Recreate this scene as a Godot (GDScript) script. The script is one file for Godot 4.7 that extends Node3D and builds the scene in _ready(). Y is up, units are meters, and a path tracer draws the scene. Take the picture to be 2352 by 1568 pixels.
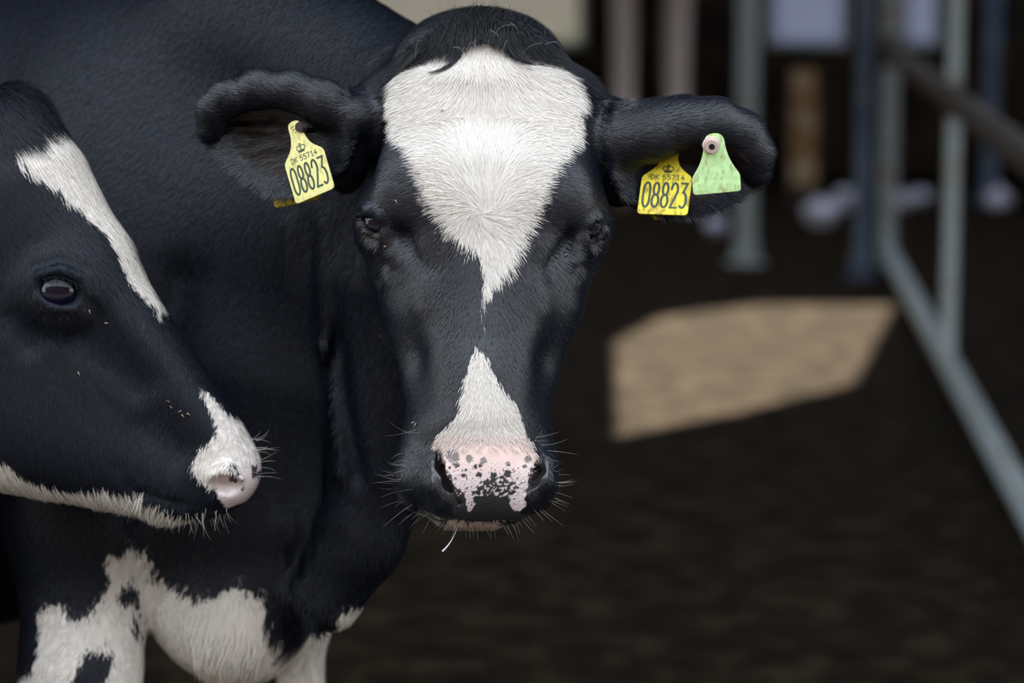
extends Node3D
# Two black and white cows at the open front of a barn.

const FOCAL := 6414.0      # focal length in pixels of the 2352x1568 frame
const PPM := 2138.0        # pixels per metre at 3 m
const EYE := Vector3(0, 1.45, 0)
const PITCH := 9.0

var cam_b := Basis.IDENTITY
var cam_t := Basis.IDENTITY
var noise_a := FastNoiseLite.new()
var noise_b := FastNoiseLite.new()
var M := {}

# ------------------------------------------------------------------ helpers
func W(x: float, y: float, dz: float) -> Vector3:
	var d := 3.0 - dz / PPM
	return EYE + cam_b * Vector3((x - 1176.0) * d / FOCAL, (784.0 - y) * d / FOCAL, -d)

func mpp(dz: float) -> float:
	return (3.0 - dz / PPM) / FOCAL

func O(p: Vector3) -> Vector3:   # the herd's own frontal frame: across, down, towards the viewer
	var q := cam_t * (p - EYE)
	return Vector3(1176.0 + q.x * PPM, 784.0 - q.y * PPM, (3.0 + q.z) * PPM)

func ground(x: float, y: float) -> Vector3:
	var d := cam_b * Vector3((x - 1176.0) / FOCAL, (784.0 - y) / FOCAL, -1.0)
	return EYE + d * (EYE.y / -d.y)

func at_z(x: float, y: float, z: float) -> Vector3:
	var d := cam_b * Vector3((x - 1176.0) / FOCAL, (784.0 - y) / FOCAL, -1.0)
	return EYE + d * (z / d.z)

var used := {}
func tag(o: Node3D, label: String, category: String, group := "", kind := "") -> Node3D:
	if label: o.set_meta("label", label)
	if category: o.set_meta("category", category)
	if group: o.set_meta("group", group)
	if kind: o.set_meta("kind", kind)
	return o

func numbered(called: String) -> String:
	if not used.has(called):
		used[called] = 0
		return called
	used[called] += 1
	return "%s_%03d" % [called, used[called]]

func thing(called: String, at: Vector3, label: String, category: String, group := "") -> Node3D:
	var o := Node3D.new()
	o.name = numbered(called)
	o.position = at
	add_child(o)
	tag(o, label, category, group)
	return o

func put(called: String, mesh: Mesh, mat: Material, parent: Node3D = self, at := Vector3.ZERO) -> MeshInstance3D:
	var o := MeshInstance3D.new()
	o.name = numbered(called) if parent == self else called
	o.mesh = mesh
	if mat: o.material_override = mat
	o.position = at
	parent.add_child(o, true)
	return o

func mat(c: Color, rough := 0.8, metal := 0.0) -> StandardMaterial3D:
	var m := StandardMaterial3D.new()
	m.albedo_color = c
	m.roughness = rough
	m.metallic = metal
	return m

func noise_tex(freq: float, cols: Array, stops: Array, size := 512, as_normal := false, bump := 4.0, sd := 1) -> NoiseTexture2D:
	var n := FastNoiseLite.new()
	n.seed = sd
	n.frequency = freq
	n.fractal_octaves = 5
	var t := NoiseTexture2D.new()
	t.width = size
	t.height = size
	t.seamless = true
	t.noise = n
	if as_normal:
		t.as_normal_map = true
		t.bump_strength = bump
	elif cols.size():
		var g := Gradient.new()
		g.colors = PackedColorArray(cols)
		g.offsets = PackedFloat32Array(stops)
		t.color_ramp = g
	return t

func grain(m: StandardMaterial3D, freq: float, cols: Array, stops: Array, scale: float, bump_cm := 0.0, sd := 1) -> StandardMaterial3D:
	m.albedo_texture = noise_tex(freq, cols, stops, 512, false, 4.0, sd)
	m.uv1_triplanar = true
	m.uv1_world_triplanar = true
	m.uv1_scale = Vector3.ONE * scale
	if bump_cm > 0.0:
		m.heightmap_enabled = true
		m.heightmap_texture = noise_tex(freq * 1.7, [], [], 512, false, 4.0, sd + 7)
		m.heightmap_scale = bump_cm
	return m

# ------------------------------------------------------------------ implicit bodies
class Prim:
	var kind := 0          # 0 bone of elliptic section, 1 round capsule, 2 bump, 3 cupped sheet
	var cut := false
	var box := false
	var k := 0.0
	var a := Vector3.ZERO
	var ab := Vector3.ZERO
	var inv := 0.0
	var u := Vector3.RIGHT
	var v := Vector3.UP
	var w := Vector3.BACK
	var r0 := Vector3.ONE
	var r1 := Vector3.ONE
	var amp := 0.0
	var cup := 0.0
	var fall := 1.0
	var poly := PackedVector2Array()

	func dist(p: Vector3) -> float:
		var q := p - a
		if kind == 3:
			var x := q.dot(u)
			var y := q.dot(v)
			var z := q.dot(w)
			var pt := Vector2(x, y)
			var n := poly.size()
			var best := 1e9
			var inside := false
			var j := n - 1
			for i in n:
				var e := poly[j] - poly[i]
				var f := pt - poly[i]
				var g := f - e * clampf(f.dot(e) / e.dot(e), 0.0, 1.0)
				best = minf(best, g.length_squared())
				if (poly[i].y > y) != (poly[j].y > y) and x < poly[i].x + e.x * (y - poly[i].y) / e.y:
					inside = not inside
				j = i
			var d2 := -sqrt(best) if inside else sqrt(best)
			var deep := maxf(-d2, 0.0)
			var zm := -cup * (1.0 - exp(-deep / fall))
			var ox := maxf(d2 + amp, 0.0)
			var oz := (z - zm) * 0.8
			return sqrt(ox * ox + oz * oz) - amp
		var t := clampf(q.dot(ab) * inv, 0.0, 1.0)
		q -= ab * t
		if kind == 1:
			return q.length() - lerpf(r0.x, r1.x, t)
		if kind == 2:
			return q.length()
		var r := r0.lerp(r1, t)
		var x := q.dot(u) / r.x
		var y := q.dot(v) / r.y
		var z := q.dot(w) / r.z
		if box:
			var s := sqrt(sqrt(x * x * x * x + y * y * y * y + z * z * z * z))
			if s < 0.05: return -minf(r.x, minf(r.y, r.z))
			var g := Vector3(x * x * x / r.x, y * y * y / r.y, z * z * z / r.z) / (s * s * s)
			return (s - 1.0) / g.length()
		var k0 := sqrt(x * x + y * y + z * z)
		if k0 < 0.05: return -minf(r.x, minf(r.y, r.z))
		return k0 * (k0 - 1.0) / Vector3(x / r.x, y / r.y, z / r.z).length()

func field(p: Vector3, list: Array) -> float:
	var d := 10.0
	for pr: Prim in list:
		var x := pr.dist(p)
		if pr.kind == 2:
			var s := x / pr.r0.x
			if s < 2.6: d -= pr.amp * exp(-s * s)
		elif pr.cut:
			x = -x
			var h := maxf(pr.k - absf(d - x), 0.0) / pr.k
			d = maxf(d, x) + h * h * pr.k * 0.25
		else:
			var h := maxf(pr.k - absf(d - x), 0.0) / pr.k
			d = minf(d, x) - h * h * pr.k * 0.25
	return d

var prims: Array = []

# a bone from a to b (pixels and depth), radii across (along u) and through, in pixels at its depth
func bone(a: Vector3, b: Vector3, ra: Vector2, rb: Vector2, k := 50.0, box := false, u_hint := Vector3.RIGHT, caps := Vector2.ZERO) -> Prim:
	var p := Prim.new()
	p.a = W(a.x, a.y, a.z)
	p.ab = W(b.x, b.y, b.z) - p.a
	p.inv = 1.0 / maxf(p.ab.length_squared(), 1e-9)
	var w := p.ab.normalized()
	var u := cam_b * u_hint
	u = (u - w * u.dot(w)).normalized()
	p.u = u
	p.w = w
	p.v = w.cross(u)
	var sa := mpp(a.z)
	var sb := mpp(b.z)
	p.r0 = Vector3(ra.x, ra.y, caps.x if caps.x > 0.0 else minf(ra.x, ra.y)) * sa
	p.r1 = Vector3(rb.x, rb.y, caps.y if caps.y > 0.0 else minf(rb.x, rb.y)) * sb
	p.k = k * sa
	p.box = box
	prims.append(p)
	return p

func blob(c: Vector3, r: Vector3, k := 40.0, roll := 0.0) -> Prim:
	var p := Prim.new()
	p.a = W(c.x, c.y, c.z)
	p.u = cam_b * Vector3(cos(roll), sin(roll), 0)
	p.v = cam_b * Vector3(-sin(roll), cos(roll), 0)
	p.w = cam_b.z
	p.r0 = r * mpp(c.z)
	p.r1 = p.r0
	p.k = k * mpp(c.z)
	prims.append(p)
	return p

func chain(pts: Array, rad: Array, k := 20.0, cut := false) -> void:
	for i in pts.size() - 1:
		var p := Prim.new()
		p.kind = 1
		p.a = W(pts[i].x, pts[i].y, pts[i].z)
		p.ab = W(pts[i + 1].x, pts[i + 1].y, pts[i + 1].z) - p.a
		p.inv = 1.0 / maxf(p.ab.length_squared(), 1e-9)
		p.r0 = Vector3.ONE * rad[i] * mpp(pts[i].z)
		p.r1 = Vector3.ONE * rad[i + 1] * mpp(pts[i + 1].z)
		p.k = k * mpp(pts[i].z)
		p.cut = cut
		prims.append(p)

func dent(pts: Array, rad: float, amp: float) -> void:   # amp > 0 swells, < 0 hollows
	for i in maxi(pts.size() - 1, 1):
		var p := Prim.new()
		p.kind = 2
		p.a = W(pts[i].x, pts[i].y, pts[i].z)
		if pts.size() > 1:
			p.ab = W(pts[i + 1].x, pts[i + 1].y, pts[i + 1].z) - p.a
			p.inv = 1.0 / maxf(p.ab.length_squared(), 1e-9)
		p.r0 = Vector3.ONE * rad * mpp(pts[i].z)
		p.amp = amp * mpp(pts[i].z)
		prims.append(p)

func limb(a: Vector3, b: Vector3, ra: float, rb: float, k := 0.06) -> void:   # in metres
	var p := Prim.new()
	p.kind = 1
	p.a = a
	p.ab = b - a
	p.inv = 1.0 / maxf(p.ab.length_squared(), 1e-9)
	p.r0 = Vector3.ONE * ra
	p.r1 = Vector3.ONE * rb
	p.k = k
	prims.append(p)

func sheet(pts: Array, dz: float, thick: float, cup: float, fall: float, k: float, turn: float) -> void:
	var p := Prim.new()
	p.kind = 3
	var c := Vector2.ZERO
	for q in pts: c += q
	c /= pts.size()
	p.a = W(c.x, c.y, dz)
	p.u = (cam_b * Vector3(cos(turn), 0, sin(turn))).normalized()
	p.v = cam_b.y
	p.w = p.u.cross(p.v)
	var s := mpp(dz)
	for q in pts:
		p.poly.append(Vector2((q.x - c.x) * s / cos(turn), (c.y - q.y) * s))
	p.amp = thick * s
	p.cup = cup * s
	p.fall = fall * s
	p.k = k * s
	prims.append(p)

# ------------------------------------------------------------------ meshing (surface nets, in blocks, on all threads)
const NB := 8
var job_h := 0.01
var job_at: Array = []
var job_out: Array = []
var job_prims: Array = []
var job_keep: AABB
var job_skip: Array = []
var job_id := 0
var job_base := Vector3.ZERO
var job_fur := true

func keeps(p: Vector3) -> bool:
	if not job_keep.has_point(p): return false
	for b: AABB in job_skip:
		if b.has_point(p): return false
	return true

func near_prims(list: Array, c: Vector3, r: float) -> Array:
	var out: Array = []
	for p: Prim in list:
		var d := p.dist(c)
		if p.kind == 2:
			if d < r + 2.6 * p.r0.x: out.append(p)
		elif d < r * 1.7 + p.k: out.append(p)
	return out

func _coarse(i: int) -> void:      # a slab of blocks
	var h := job_h * NB
	var nx := ceili(job_keep.size.x / h)
	var ny := ceili(job_keep.size.y / h)
	var found: Array = []
	var r := h * 0.87
	for j in ny:
		for l in nx:
			var o := job_keep.position + Vector3(l, j, i) * h
			var c := o + Vector3.ONE * h * 0.5
			if absf(field(c, near_prims(job_prims, c, r * 2.0))) < r * 1.35:
				found.append(o)
	job_out[i] = found

func _block(i: int) -> void:
	var o: Vector3 = job_at[i]
	var h := job_h
	var c := o + Vector3.ONE * h * NB * 0.5
	var list := near_prims(job_prims, c, h * (NB + 2) * 0.87)
	var n := NB + 2
	var s := PackedFloat32Array()
	s.resize(n * n * n)
	var at := 0
	for z in n:
		for y in n:
			for x in n:
				s[at] = field(o + Vector3(x - 1, y - 1, z - 1) * h, list)
				at += 1
	var m := NB + 1
	var cell := PackedInt32Array()
	cell.resize(m * m * m)
	cell.fill(-1)
	var vs := PackedVector3Array()
	var ns := PackedVector3Array()
	var nn := n * n
	for z in m:
		for y in m:
			for x in m:
				var b := x + y * n + z * nn
				var v0 := s[b]
				var v1 := s[b + 1]
				var v2 := s[b + n]
				var v3 := s[b + n + 1]
				var v4 := s[b + nn]
				var v5 := s[b + nn + 1]
				var v6 := s[b + nn + n]
				var v7 := s[b + nn + n + 1]
				var lo := minf(minf(minf(v0, v1), minf(v2, v3)), minf(minf(v4, v5), minf(v6, v7)))
				var hi := maxf(maxf(maxf(v0, v1), maxf(v2, v3)), maxf(maxf(v4, v5), maxf(v6, v7)))
				if lo >= 0.0 or hi < 0.0: continue
				var p := Vector3.ZERO
				var e := 0
				if (v0 < 0) != (v1 < 0): p += Vector3(v0 / (v0 - v1), 0, 0); e += 1
				if (v2 < 0) != (v3 < 0): p += Vector3(v2 / (v2 - v3), 1, 0); e += 1
				if (v4 < 0) != (v5 < 0): p += Vector3(v4 / (v4 - v5), 0, 1); e += 1
				if (v6 < 0) != (v7 < 0): p += Vector3(v6 / (v6 - v7), 1, 1); e += 1
				if (v0 < 0) != (v2 < 0): p += Vector3(0, v0 / (v0 - v2), 0); e += 1
				if (v1 < 0) != (v3 < 0): p += Vector3(1, v1 / (v1 - v3), 0); e += 1
				if (v4 < 0) != (v6 < 0): p += Vector3(0, v4 / (v4 - v6), 1); e += 1
				if (v5 < 0) != (v7 < 0): p += Vector3(1, v5 / (v5 - v7), 1); e += 1
				if (v0 < 0) != (v4 < 0): p += Vector3(0, 0, v0 / (v0 - v4)); e += 1
				if (v1 < 0) != (v5 < 0): p += Vector3(1, 0, v1 / (v1 - v5)); e += 1
				if (v2 < 0) != (v6 < 0): p += Vector3(0, 1, v2 / (v2 - v6)); e += 1
				if (v3 < 0) != (v7 < 0): p += Vector3(1, 1, v3 / (v3 - v7)); e += 1
				p /= e
				var g := Vector3(v1 - v0 + v3 - v2 + v5 - v4 + v7 - v6, v2 - v0 + v3 - v1 + v6 - v4 + v7 - v5, v4 - v0 + v5 - v1 + v6 - v2 + v7 - v3)
				cell[x + y * m + z * m * m] = vs.size()
				vs.append(o + (p + Vector3(x - 1, y - 1, z - 1)) * h)
				ns.append(g.normalized())
	if vs.is_empty():
		job_out[i] = null
		return
	var cs := PackedColorArray()
	var kinds := PackedByteArray()
	for j in vs.size():
		var q := paint(job_id, O(vs[j]), ns[j], vs[j])
		kinds.append(1 if q.a < 0.5 else 0)
		q.a = 1.0
		cs.append(q)
	var i0 := PackedInt32Array()
	var i1 := PackedInt32Array()
	var mm := m * m
	for z in range(1, NB + 1):
		for y in range(1, NB + 1):
			for x in range(1, NB + 1):
				var b := x + y * n + z * nn
				var inside := s[b] < 0.0
				for ax in 3:
					if (s[b + (1 if ax == 0 else n if ax == 1 else nn)] < 0.0) == inside: continue
					if not keeps(o + Vector3(x - 1, y - 1, z - 1) * h): continue
					var cc := x + y * m + z * mm
					var d1 := m if ax == 0 else mm if ax == 1 else 1
					var d2 := mm if ax == 0 else 1 if ax == 1 else m
					var qa := cell[cc - d1 - d2]
					var qb := cell[cc - d2]
					var qc := cell[cc]
					var qd := cell[cc - d1]
					if qa < 0 or qb < 0 or qc < 0 or qd < 0: continue
					if not inside:
						var sw := qb
						qb = qd
						qd = sw
					var to := i1 if kinds[qa] + kinds[qc] + kinds[qb] > 1 else i0
					# front faces run clockwise
					var flip := (vs[qb] - vs[qa]).cross(vs[qc] - vs[qa]).dot(ns[qa] + ns[qc]) > 0.0
					if flip:
						for q in [qa, qc, qb, qa, qd, qc]: to.append(q)
					else:
						for q in [qa, qb, qc, qa, qc, qd]: to.append(q)
	var tv := PackedVector3Array()
	var tc := PackedColorArray()
	if job_fur:
		var rng := RandomNumberGenerator.new()
		rng.seed = 7919 * (i + 1) + job_id
		var list_i := i0
		for t in range(0, list_i.size(), 3):
			var pa := vs[list_i[t]]
			var pb := vs[list_i[t + 1]]
			var pc := vs[list_i[t + 2]]
			var na := ns[list_i[t]]
			if na.dot(EYE - pa) < -0.35 * (EYE - pa).length(): continue
			var area := (pb - pa).cross(pc - pa).length() * 0.5
			var want := area * fur_density(job_id, O(pa), na) + rng.randf()
			for j in int(want):
				var ra := rng.randf()
				var rb := rng.randf()
				if ra + rb > 1.0:
					ra = 1.0 - ra
					rb = 1.0 - rb
				var p := pa + (pb - pa) * ra + (pc - pa) * rb
				var nr := (na * (1.0 - ra - rb) + ns[list_i[t + 1]] * ra + ns[list_i[t + 2]] * rb).normalized()
				fur(job_id, p, O(p), nr, rng, tv, tc)
	job_out[i] = [vs, ns, cs, i0, i1, tv, tc]

# meshes the prims inside keep (and outside skip) and adds them to acc
func mesh_field(acc: Dictionary, id: int, list: Array, keep: AABB, skip: Array, h: float, fur_on := true) -> void:
	job_id = id
	job_h = h
	job_prims = list
	job_keep = keep
	job_skip = skip
	job_fur = fur_on
	var slabs := ceili(keep.size.z / (h * NB))
	job_out = []
	job_out.resize(slabs)
	var g := WorkerThreadPool.add_group_task(_coarse, slabs)
	WorkerThreadPool.wait_for_group_task_completion(g)
	job_at = []
	for f in job_out: job_at.append_array(f)
	job_out = []
	job_out.resize(job_at.size())
	g = WorkerThreadPool.add_group_task(_block, job_at.size())
	WorkerThreadPool.wait_for_group_task_completion(g)
	for r in job_out:
		if r == null: continue
		for k in 2:
			var idx: PackedInt32Array = r[3 + k]
			if idx.is_empty(): continue
			var first: int = acc.v[k].size()
			for j in idx.size(): idx[j] += first
			acc.v[k].append_array(r[0])
			acc.n[k].append_array(r[1])
			acc.c[k].append_array(r[2])
			acc.i[k].append_array(idx)
		acc.tv.append_array(r[5])
		acc.tc.append_array(r[6])
	job_out = []

func fresh() -> Dictionary:
	return {
		"v": [PackedVector3Array(), PackedVector3Array()], "n": [PackedVector3Array(), PackedVector3Array()], "c": [PackedColorArray(), PackedColorArray()],
		"i": [PackedInt32Array(), PackedInt32Array()], "tv": PackedVector3Array(), "tc": PackedColorArray(),
	}

func finish(acc: Dictionary, root: Node3D) -> void:
	var me := ArrayMesh.new()
	for k in 2:
		if acc.i[k].is_empty(): continue
		var pos: PackedVector3Array = acc.v[k]
		for j in pos.size(): pos[j] -= root.position
		var a := []
		a.resize(Mesh.ARRAY_MAX)
		a[Mesh.ARRAY_VERTEX] = pos
		a[Mesh.ARRAY_NORMAL] = acc.n[k]
		a[Mesh.ARRAY_COLOR] = acc.c[k]
		a[Mesh.ARRAY_INDEX] = acc.i[k]
		me.add_surface_from_arrays(Mesh.PRIMITIVE_TRIANGLES, a)
		me.surface_set_material(me.get_surface_count() - 1, M.skin if k == 0 else M.leather)
	put("body", me, null, root)
	var bins := [[], [], [], []]
	var tcs: PackedColorArray = acc.tc
	var tv: PackedVector3Array = acc.tv
	for j in tcs.size(): bins[(2 if tcs[j].a < 0.75 else 0) + j % 2].append(j)
	for b in 4:
		var list: Array = bins[b]
		if list.is_empty(): continue
		var mm := MultiMesh.new()
		mm.transform_format = MultiMesh.TRANSFORM_3D
		mm.use_colors = true
		mm.mesh = tufts[b % 2]
		mm.instance_count = list.size()
		for q in list.size():
			var j: int = list[q]
			mm.set_instance_transform(q, Transform3D(tv[j * 4], tv[j * 4 + 1], tv[j * 4 + 2], tv[j * 4 + 3] - root.position))
			var c := tcs[j]
			c.a = 1.0
			mm.set_instance_color(q, c)
		var o := MultiMeshInstance3D.new()
		o.name = "coat"
		o.multimesh = mm
		o.material_override = M.hair_dull if b > 1 else M.hair
		o.set_meta("kind", "stuff")
		root.add_child(o, true)
	var count := tcs.size()
	print(root.name, " tufts ", count, " tris ", acc.i[0].size() / 3, " ", acc.i[1].size() / 3, " t ", Time.get_ticks_msec())

# ------------------------------------------------------------------ hair
var tufts: Array = []

func make_tuft(sd: int, hairs: int) -> ArrayMesh:
	var rng := RandomNumberGenerator.new()
	rng.seed = sd
	var st := SurfaceTool.new()
	st.begin(Mesh.PRIMITIVE_TRIANGLES)
	var at := 0
	for i in hairs:
		var x0 := rng.randf_range(-0.5, 0.5)
		var z0 := rng.randf_range(-0.5, 0.3)
		var len := rng.randf_range(0.7, 1.15)
		var bend := rng.randf_range(-0.35, 0.35)
		var lift := rng.randf_range(0.5, 1.3)
		var wid := rng.randf_range(0.045, 0.075)
		var tilt := rng.randf_range(-0.45, 0.45)
		var rows := [0.0, 0.35, 0.7, 1.0]
		for j in 4:
			var t: float = rows[j]
			var p := Vector3(x0 + bend * t * t, lift * t * (1.7 - 1.0 * t) - 0.08, z0 + t * len)
			var half := wid * (1.0 - t * 0.5)
			var nr := Vector3(tilt, 1.0, -0.25 + 0.5 * t).normalized()
			var sides := [-1.0, 1.0] if j < 3 else [0.0]
			for s in sides:
				st.set_normal((nr + Vector3(0.35 * s, 0, 0)).normalized())
				st.add_vertex(p + Vector3(half * s, 0, 0))
		# rows of two, then a tip
		for j in 2:
			for q in [0, 1, 2, 1, 3, 2]: st.add_index(at + j * 2 + q)
		for q in [4, 5, 6]: st.add_index(at + q)
		at += 7
	return st.commit()

func add_tuft(tv: PackedVector3Array, tc: PackedColorArray, p: Vector3, n: Vector3, flow: Vector3, length: float, width: float, lift: float, c: Color) -> void:
	var f := flow - n * flow.dot(n)
	if f.length_squared() < 1e-6: f = n.cross(cam_b.x)
	f = f.normalized()
	tv.append(n.cross(f) * width)
	tv.append(n * lift)
	tv.append(f * length)
	tv.append(p)
	tc.append(c)

func inside(poly: PackedVector2Array, x: float, y: float) -> bool:
	var r := false
	var j := poly.size() - 1
	for i in poly.size():
		var a := poly[i]
		var b := poly[j]
		if (a.y > y) != (b.y > y) and x < a.x + (b.x - a.x) * (y - a.y) / (b.y - a.y): r = not r
		j = i
	return r

func outline(pts: Array, dz_of: Callable) -> PackedVector2Array:
	var out := PackedVector2Array()
	for i in range(0, pts.size(), 2):
		var o := O(W(pts[i], pts[i + 1], dz_of.call(pts[i + 1])))
		out.append(Vector2(o.x, o.y))
	return out

func face_dz(y: float) -> float:
	return clampf(-110.0 + (y - 60.0) * 0.27, -120.0, 150.0)

var P := {}

func make_outlines() -> void:
	var face := face_dz
	P.blaze = outline([1115, 85, 1146, 95, 1164, 128, 1190, 145, 1191, 112, 1215, 128, 1245, 131, 1280, 149, 1310, 179, 1335, 203, 1330, 228, 1316, 253, 1322, 298, 1322, 322, 1292, 348, 1257, 399, 1236, 458, 1221, 494, 1206, 520, 1197, 547, 1176, 586, 1161, 622, 1133, 655, 1121, 680, 1110, 680, 1112, 650, 1111, 619, 1096, 572, 1066, 560, 1048, 536, 1024, 503, 989, 455, 974, 396, 950, 343, 914, 307, 908, 262, 899, 232, 901, 191, 923, 161, 974, 131, 1033, 116, 1036, 140, 1066, 119, 1084, 92], face)
	P.nose = outline([1096, 800, 1114, 818, 1128, 845, 1140, 872, 1150, 899, 1176, 922, 1187, 948, 1200, 985, 1204, 1005, 1224, 1022, 1233, 1045, 1233, 1068, 1210, 1075, 1018, 1072, 1010, 1045, 994, 1027, 998, 1007, 1038, 972, 1061, 930, 1064, 890, 1066, 875, 1081, 830], face)
	P.pad = outline([1012, 1042, 1050, 1040, 1100, 1034, 1160, 1036, 1200, 1038, 1230, 1050, 1238, 1080, 1214, 1115, 1208, 1165, 1185, 1192, 1110, 1203, 1050, 1198, 1030, 1165, 1062, 1158, 1034, 1108, 1014, 1065], face)
	P.pink = outline([1014, 1030, 1100, 1015, 1190, 1018, 1228, 1035, 1236, 1075, 1212, 1112, 1204, 1165, 1190, 1182, 1166, 1162, 1180, 1130, 1186, 1112, 1150, 1092, 1120, 1102, 1095, 1120, 1085, 1140, 1094, 1158, 1074, 1174, 1062, 1155, 1064, 1138, 1040, 1108, 1018, 1070], face)
	P.wing_l = outline([988, 1058, 1012, 1066, 1032, 1106, 1064, 1156, 1046, 1168, 1012, 1146, 990, 1105], face)
	P.wing_r = outline([1240, 1052, 1262, 1062, 1258, 1110, 1214, 1140, 1206, 1122, 1236, 1092], face)
	P.nos_l = outline([1004, 1034, 1016, 1040, 1024, 1072, 1044, 1106, 1068, 1150, 1052, 1156, 1024, 1128, 1008, 1085], face)
	P.nos_r = outline([1236, 1042, 1248, 1042, 1248, 1085, 1230, 1112, 1200, 1134, 1196, 1126, 1218, 1102, 1234, 1075], face)
	var low := func(_y): return -620.0
	P.leg = outline([257, 1272, 294, 1260, 310, 1244, 347, 1285, 347, 1313, 324, 1342, 316, 1378, 308, 1436, 330, 1517, 340, 2100, 30, 2100, 40, 1560, 69, 1534, 88, 1542, 108, 1444, 100, 1395, 118, 1380, 157, 1376, 163, 1399, 196, 1407, 224, 1391, 261, 1350, 261, 1313], low)
	P.leg_spot = outline([220, 1472, 270, 1485, 265, 1525, 245, 1572, 232, 1600, 180, 1600, 176, 1568, 200, 1517], low)
	P.knee_spot = outline([284, 1338, 310, 1330, 322, 1350, 316, 1378, 296, 1384, 280, 1362], low)
	P.brisket = outline([325, 1317, 359, 1321, 408, 1350, 457, 1366, 498, 1364, 543, 1338, 580, 1350, 612, 1370, 616, 1415, 637, 1460, 669, 1489, 694, 1476, 760, 1560, 700, 1800, 320, 1800, 320, 1400], low)
	P.tip = outline([788, 1398, 841, 1386, 840, 1411, 800, 1440, 780, 1432], low)
	var side := func(_y): return -110.0
	P.blaze2 = outline([31, 341, 50, 328, 80, 324, 98, 290, 119, 293, 124, 262, 140, 270, 165, 290, 200, 318, 250, 372, 262, 418, 270, 471, 276, 532, 302, 590, 329, 643, 367, 720, 325, 685, 291, 643, 264, 578, 229, 529, 184, 487, 145, 448, 76, 399, 42, 376], side)
	P.muz2 = outline([456, 886, 484, 910, 512, 945, 560, 977, 620, 1012, 640, 1047, 640, 1100, 600, 1140, 547, 1160, 516, 1170, 502, 1149, 495, 1128, 470, 1117, 445, 1089, 440, 1061, 459, 1026, 491, 1002, 496, 981, 480, 942, 459, 910], side)
	P.pad2 = outline([492, 1100, 505, 1082, 545, 1090, 575, 1060, 600, 1060, 640, 1100, 600, 1150, 520, 1175, 500, 1145], side)
	P.jaw2 = outline([-200, 1000, 0, 1063, 35, 1089, 74, 1114, 116, 1128, 196, 1135, 231, 1126, 253, 1138, 312, 1135, 337, 1163, 386, 1184, 449, 1198, 455, 1260, -200, 1260], side)

const BLACK := Color(0.0055, 0.0082, 0.0160)
const WHITE := Color(0.80, 0.752, 0.69)
const PINK := Color(0.72, 0.53, 0.48)

# whether the coat is white there: o in the frontal frame
func is_white(id: int, o: Vector3) -> bool:
	var x := o.x
	var y := o.y
	if id == 1:
		if o.z > -330.0 and y < 1230.0:
			return inside(P.blaze, x, y) or inside(P.nose, x, y) or (y > 1192.0 and absf(x - 1085.0) < 62.0)
		if o.z < -800.0: return y > 1420.0 and x > 560.0
		if inside(P.leg, x, y):
			return not (inside(P.leg_spot, x, y) or inside(P.knee_spot, x, y))
		return inside(P.brisket, x, y) or inside(P.tip, x, y)
	if id == 2:
		if x > 700.0 or x < -300.0: return false
		return o.z > -420.0 and (inside(P.blaze2, x, y) or inside(P.muz2, x, y) or inside(P.jaw2, x, y))
	return false

const SPOTS := [1040, 1049, 15, 1032, 1046, 11, 1078, 1053, 9, 1110, 1057, 8, 1104, 1068, 5, 1092, 1071, 5, 1050, 1068, 7, 1043, 1066, 5, 1167, 1065, 6, 1213, 1056, 9, 1205, 1072, 5, 1070, 1079, 4, 1064, 1091, 5, 1032, 1075, 4, 1022, 1062, 4, 1046, 1099, 3, 1166, 1088, 9, 1134, 1092, 8, 1100, 1090, 7, 1222, 1080, 6, 1230, 1068, 5, 1216, 1092, 4, 1024, 1084, 4]
const SPOTS2 := [548, 1072, 11, 552, 1082, 9, 546, 1094, 8, 552, 1098, 6, 568, 1118, 4, 513, 1160, 5, 596, 1085, 10, 592, 1070, 7]

func spotted(list: Array, x: float, y: float, sc := 1.0) -> bool:
	for i in range(0, list.size(), 3):
		var dx: float = x - list[i]
		var dy: float = y - list[i + 1]
		var r: float = list[i + 2] * sc * (1.0 + 0.35 * noise_a.get_noise_2d(x * 8.0, y * 8.0))
		if dx * dx + dy * dy < r * r: return true
	return false

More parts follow.
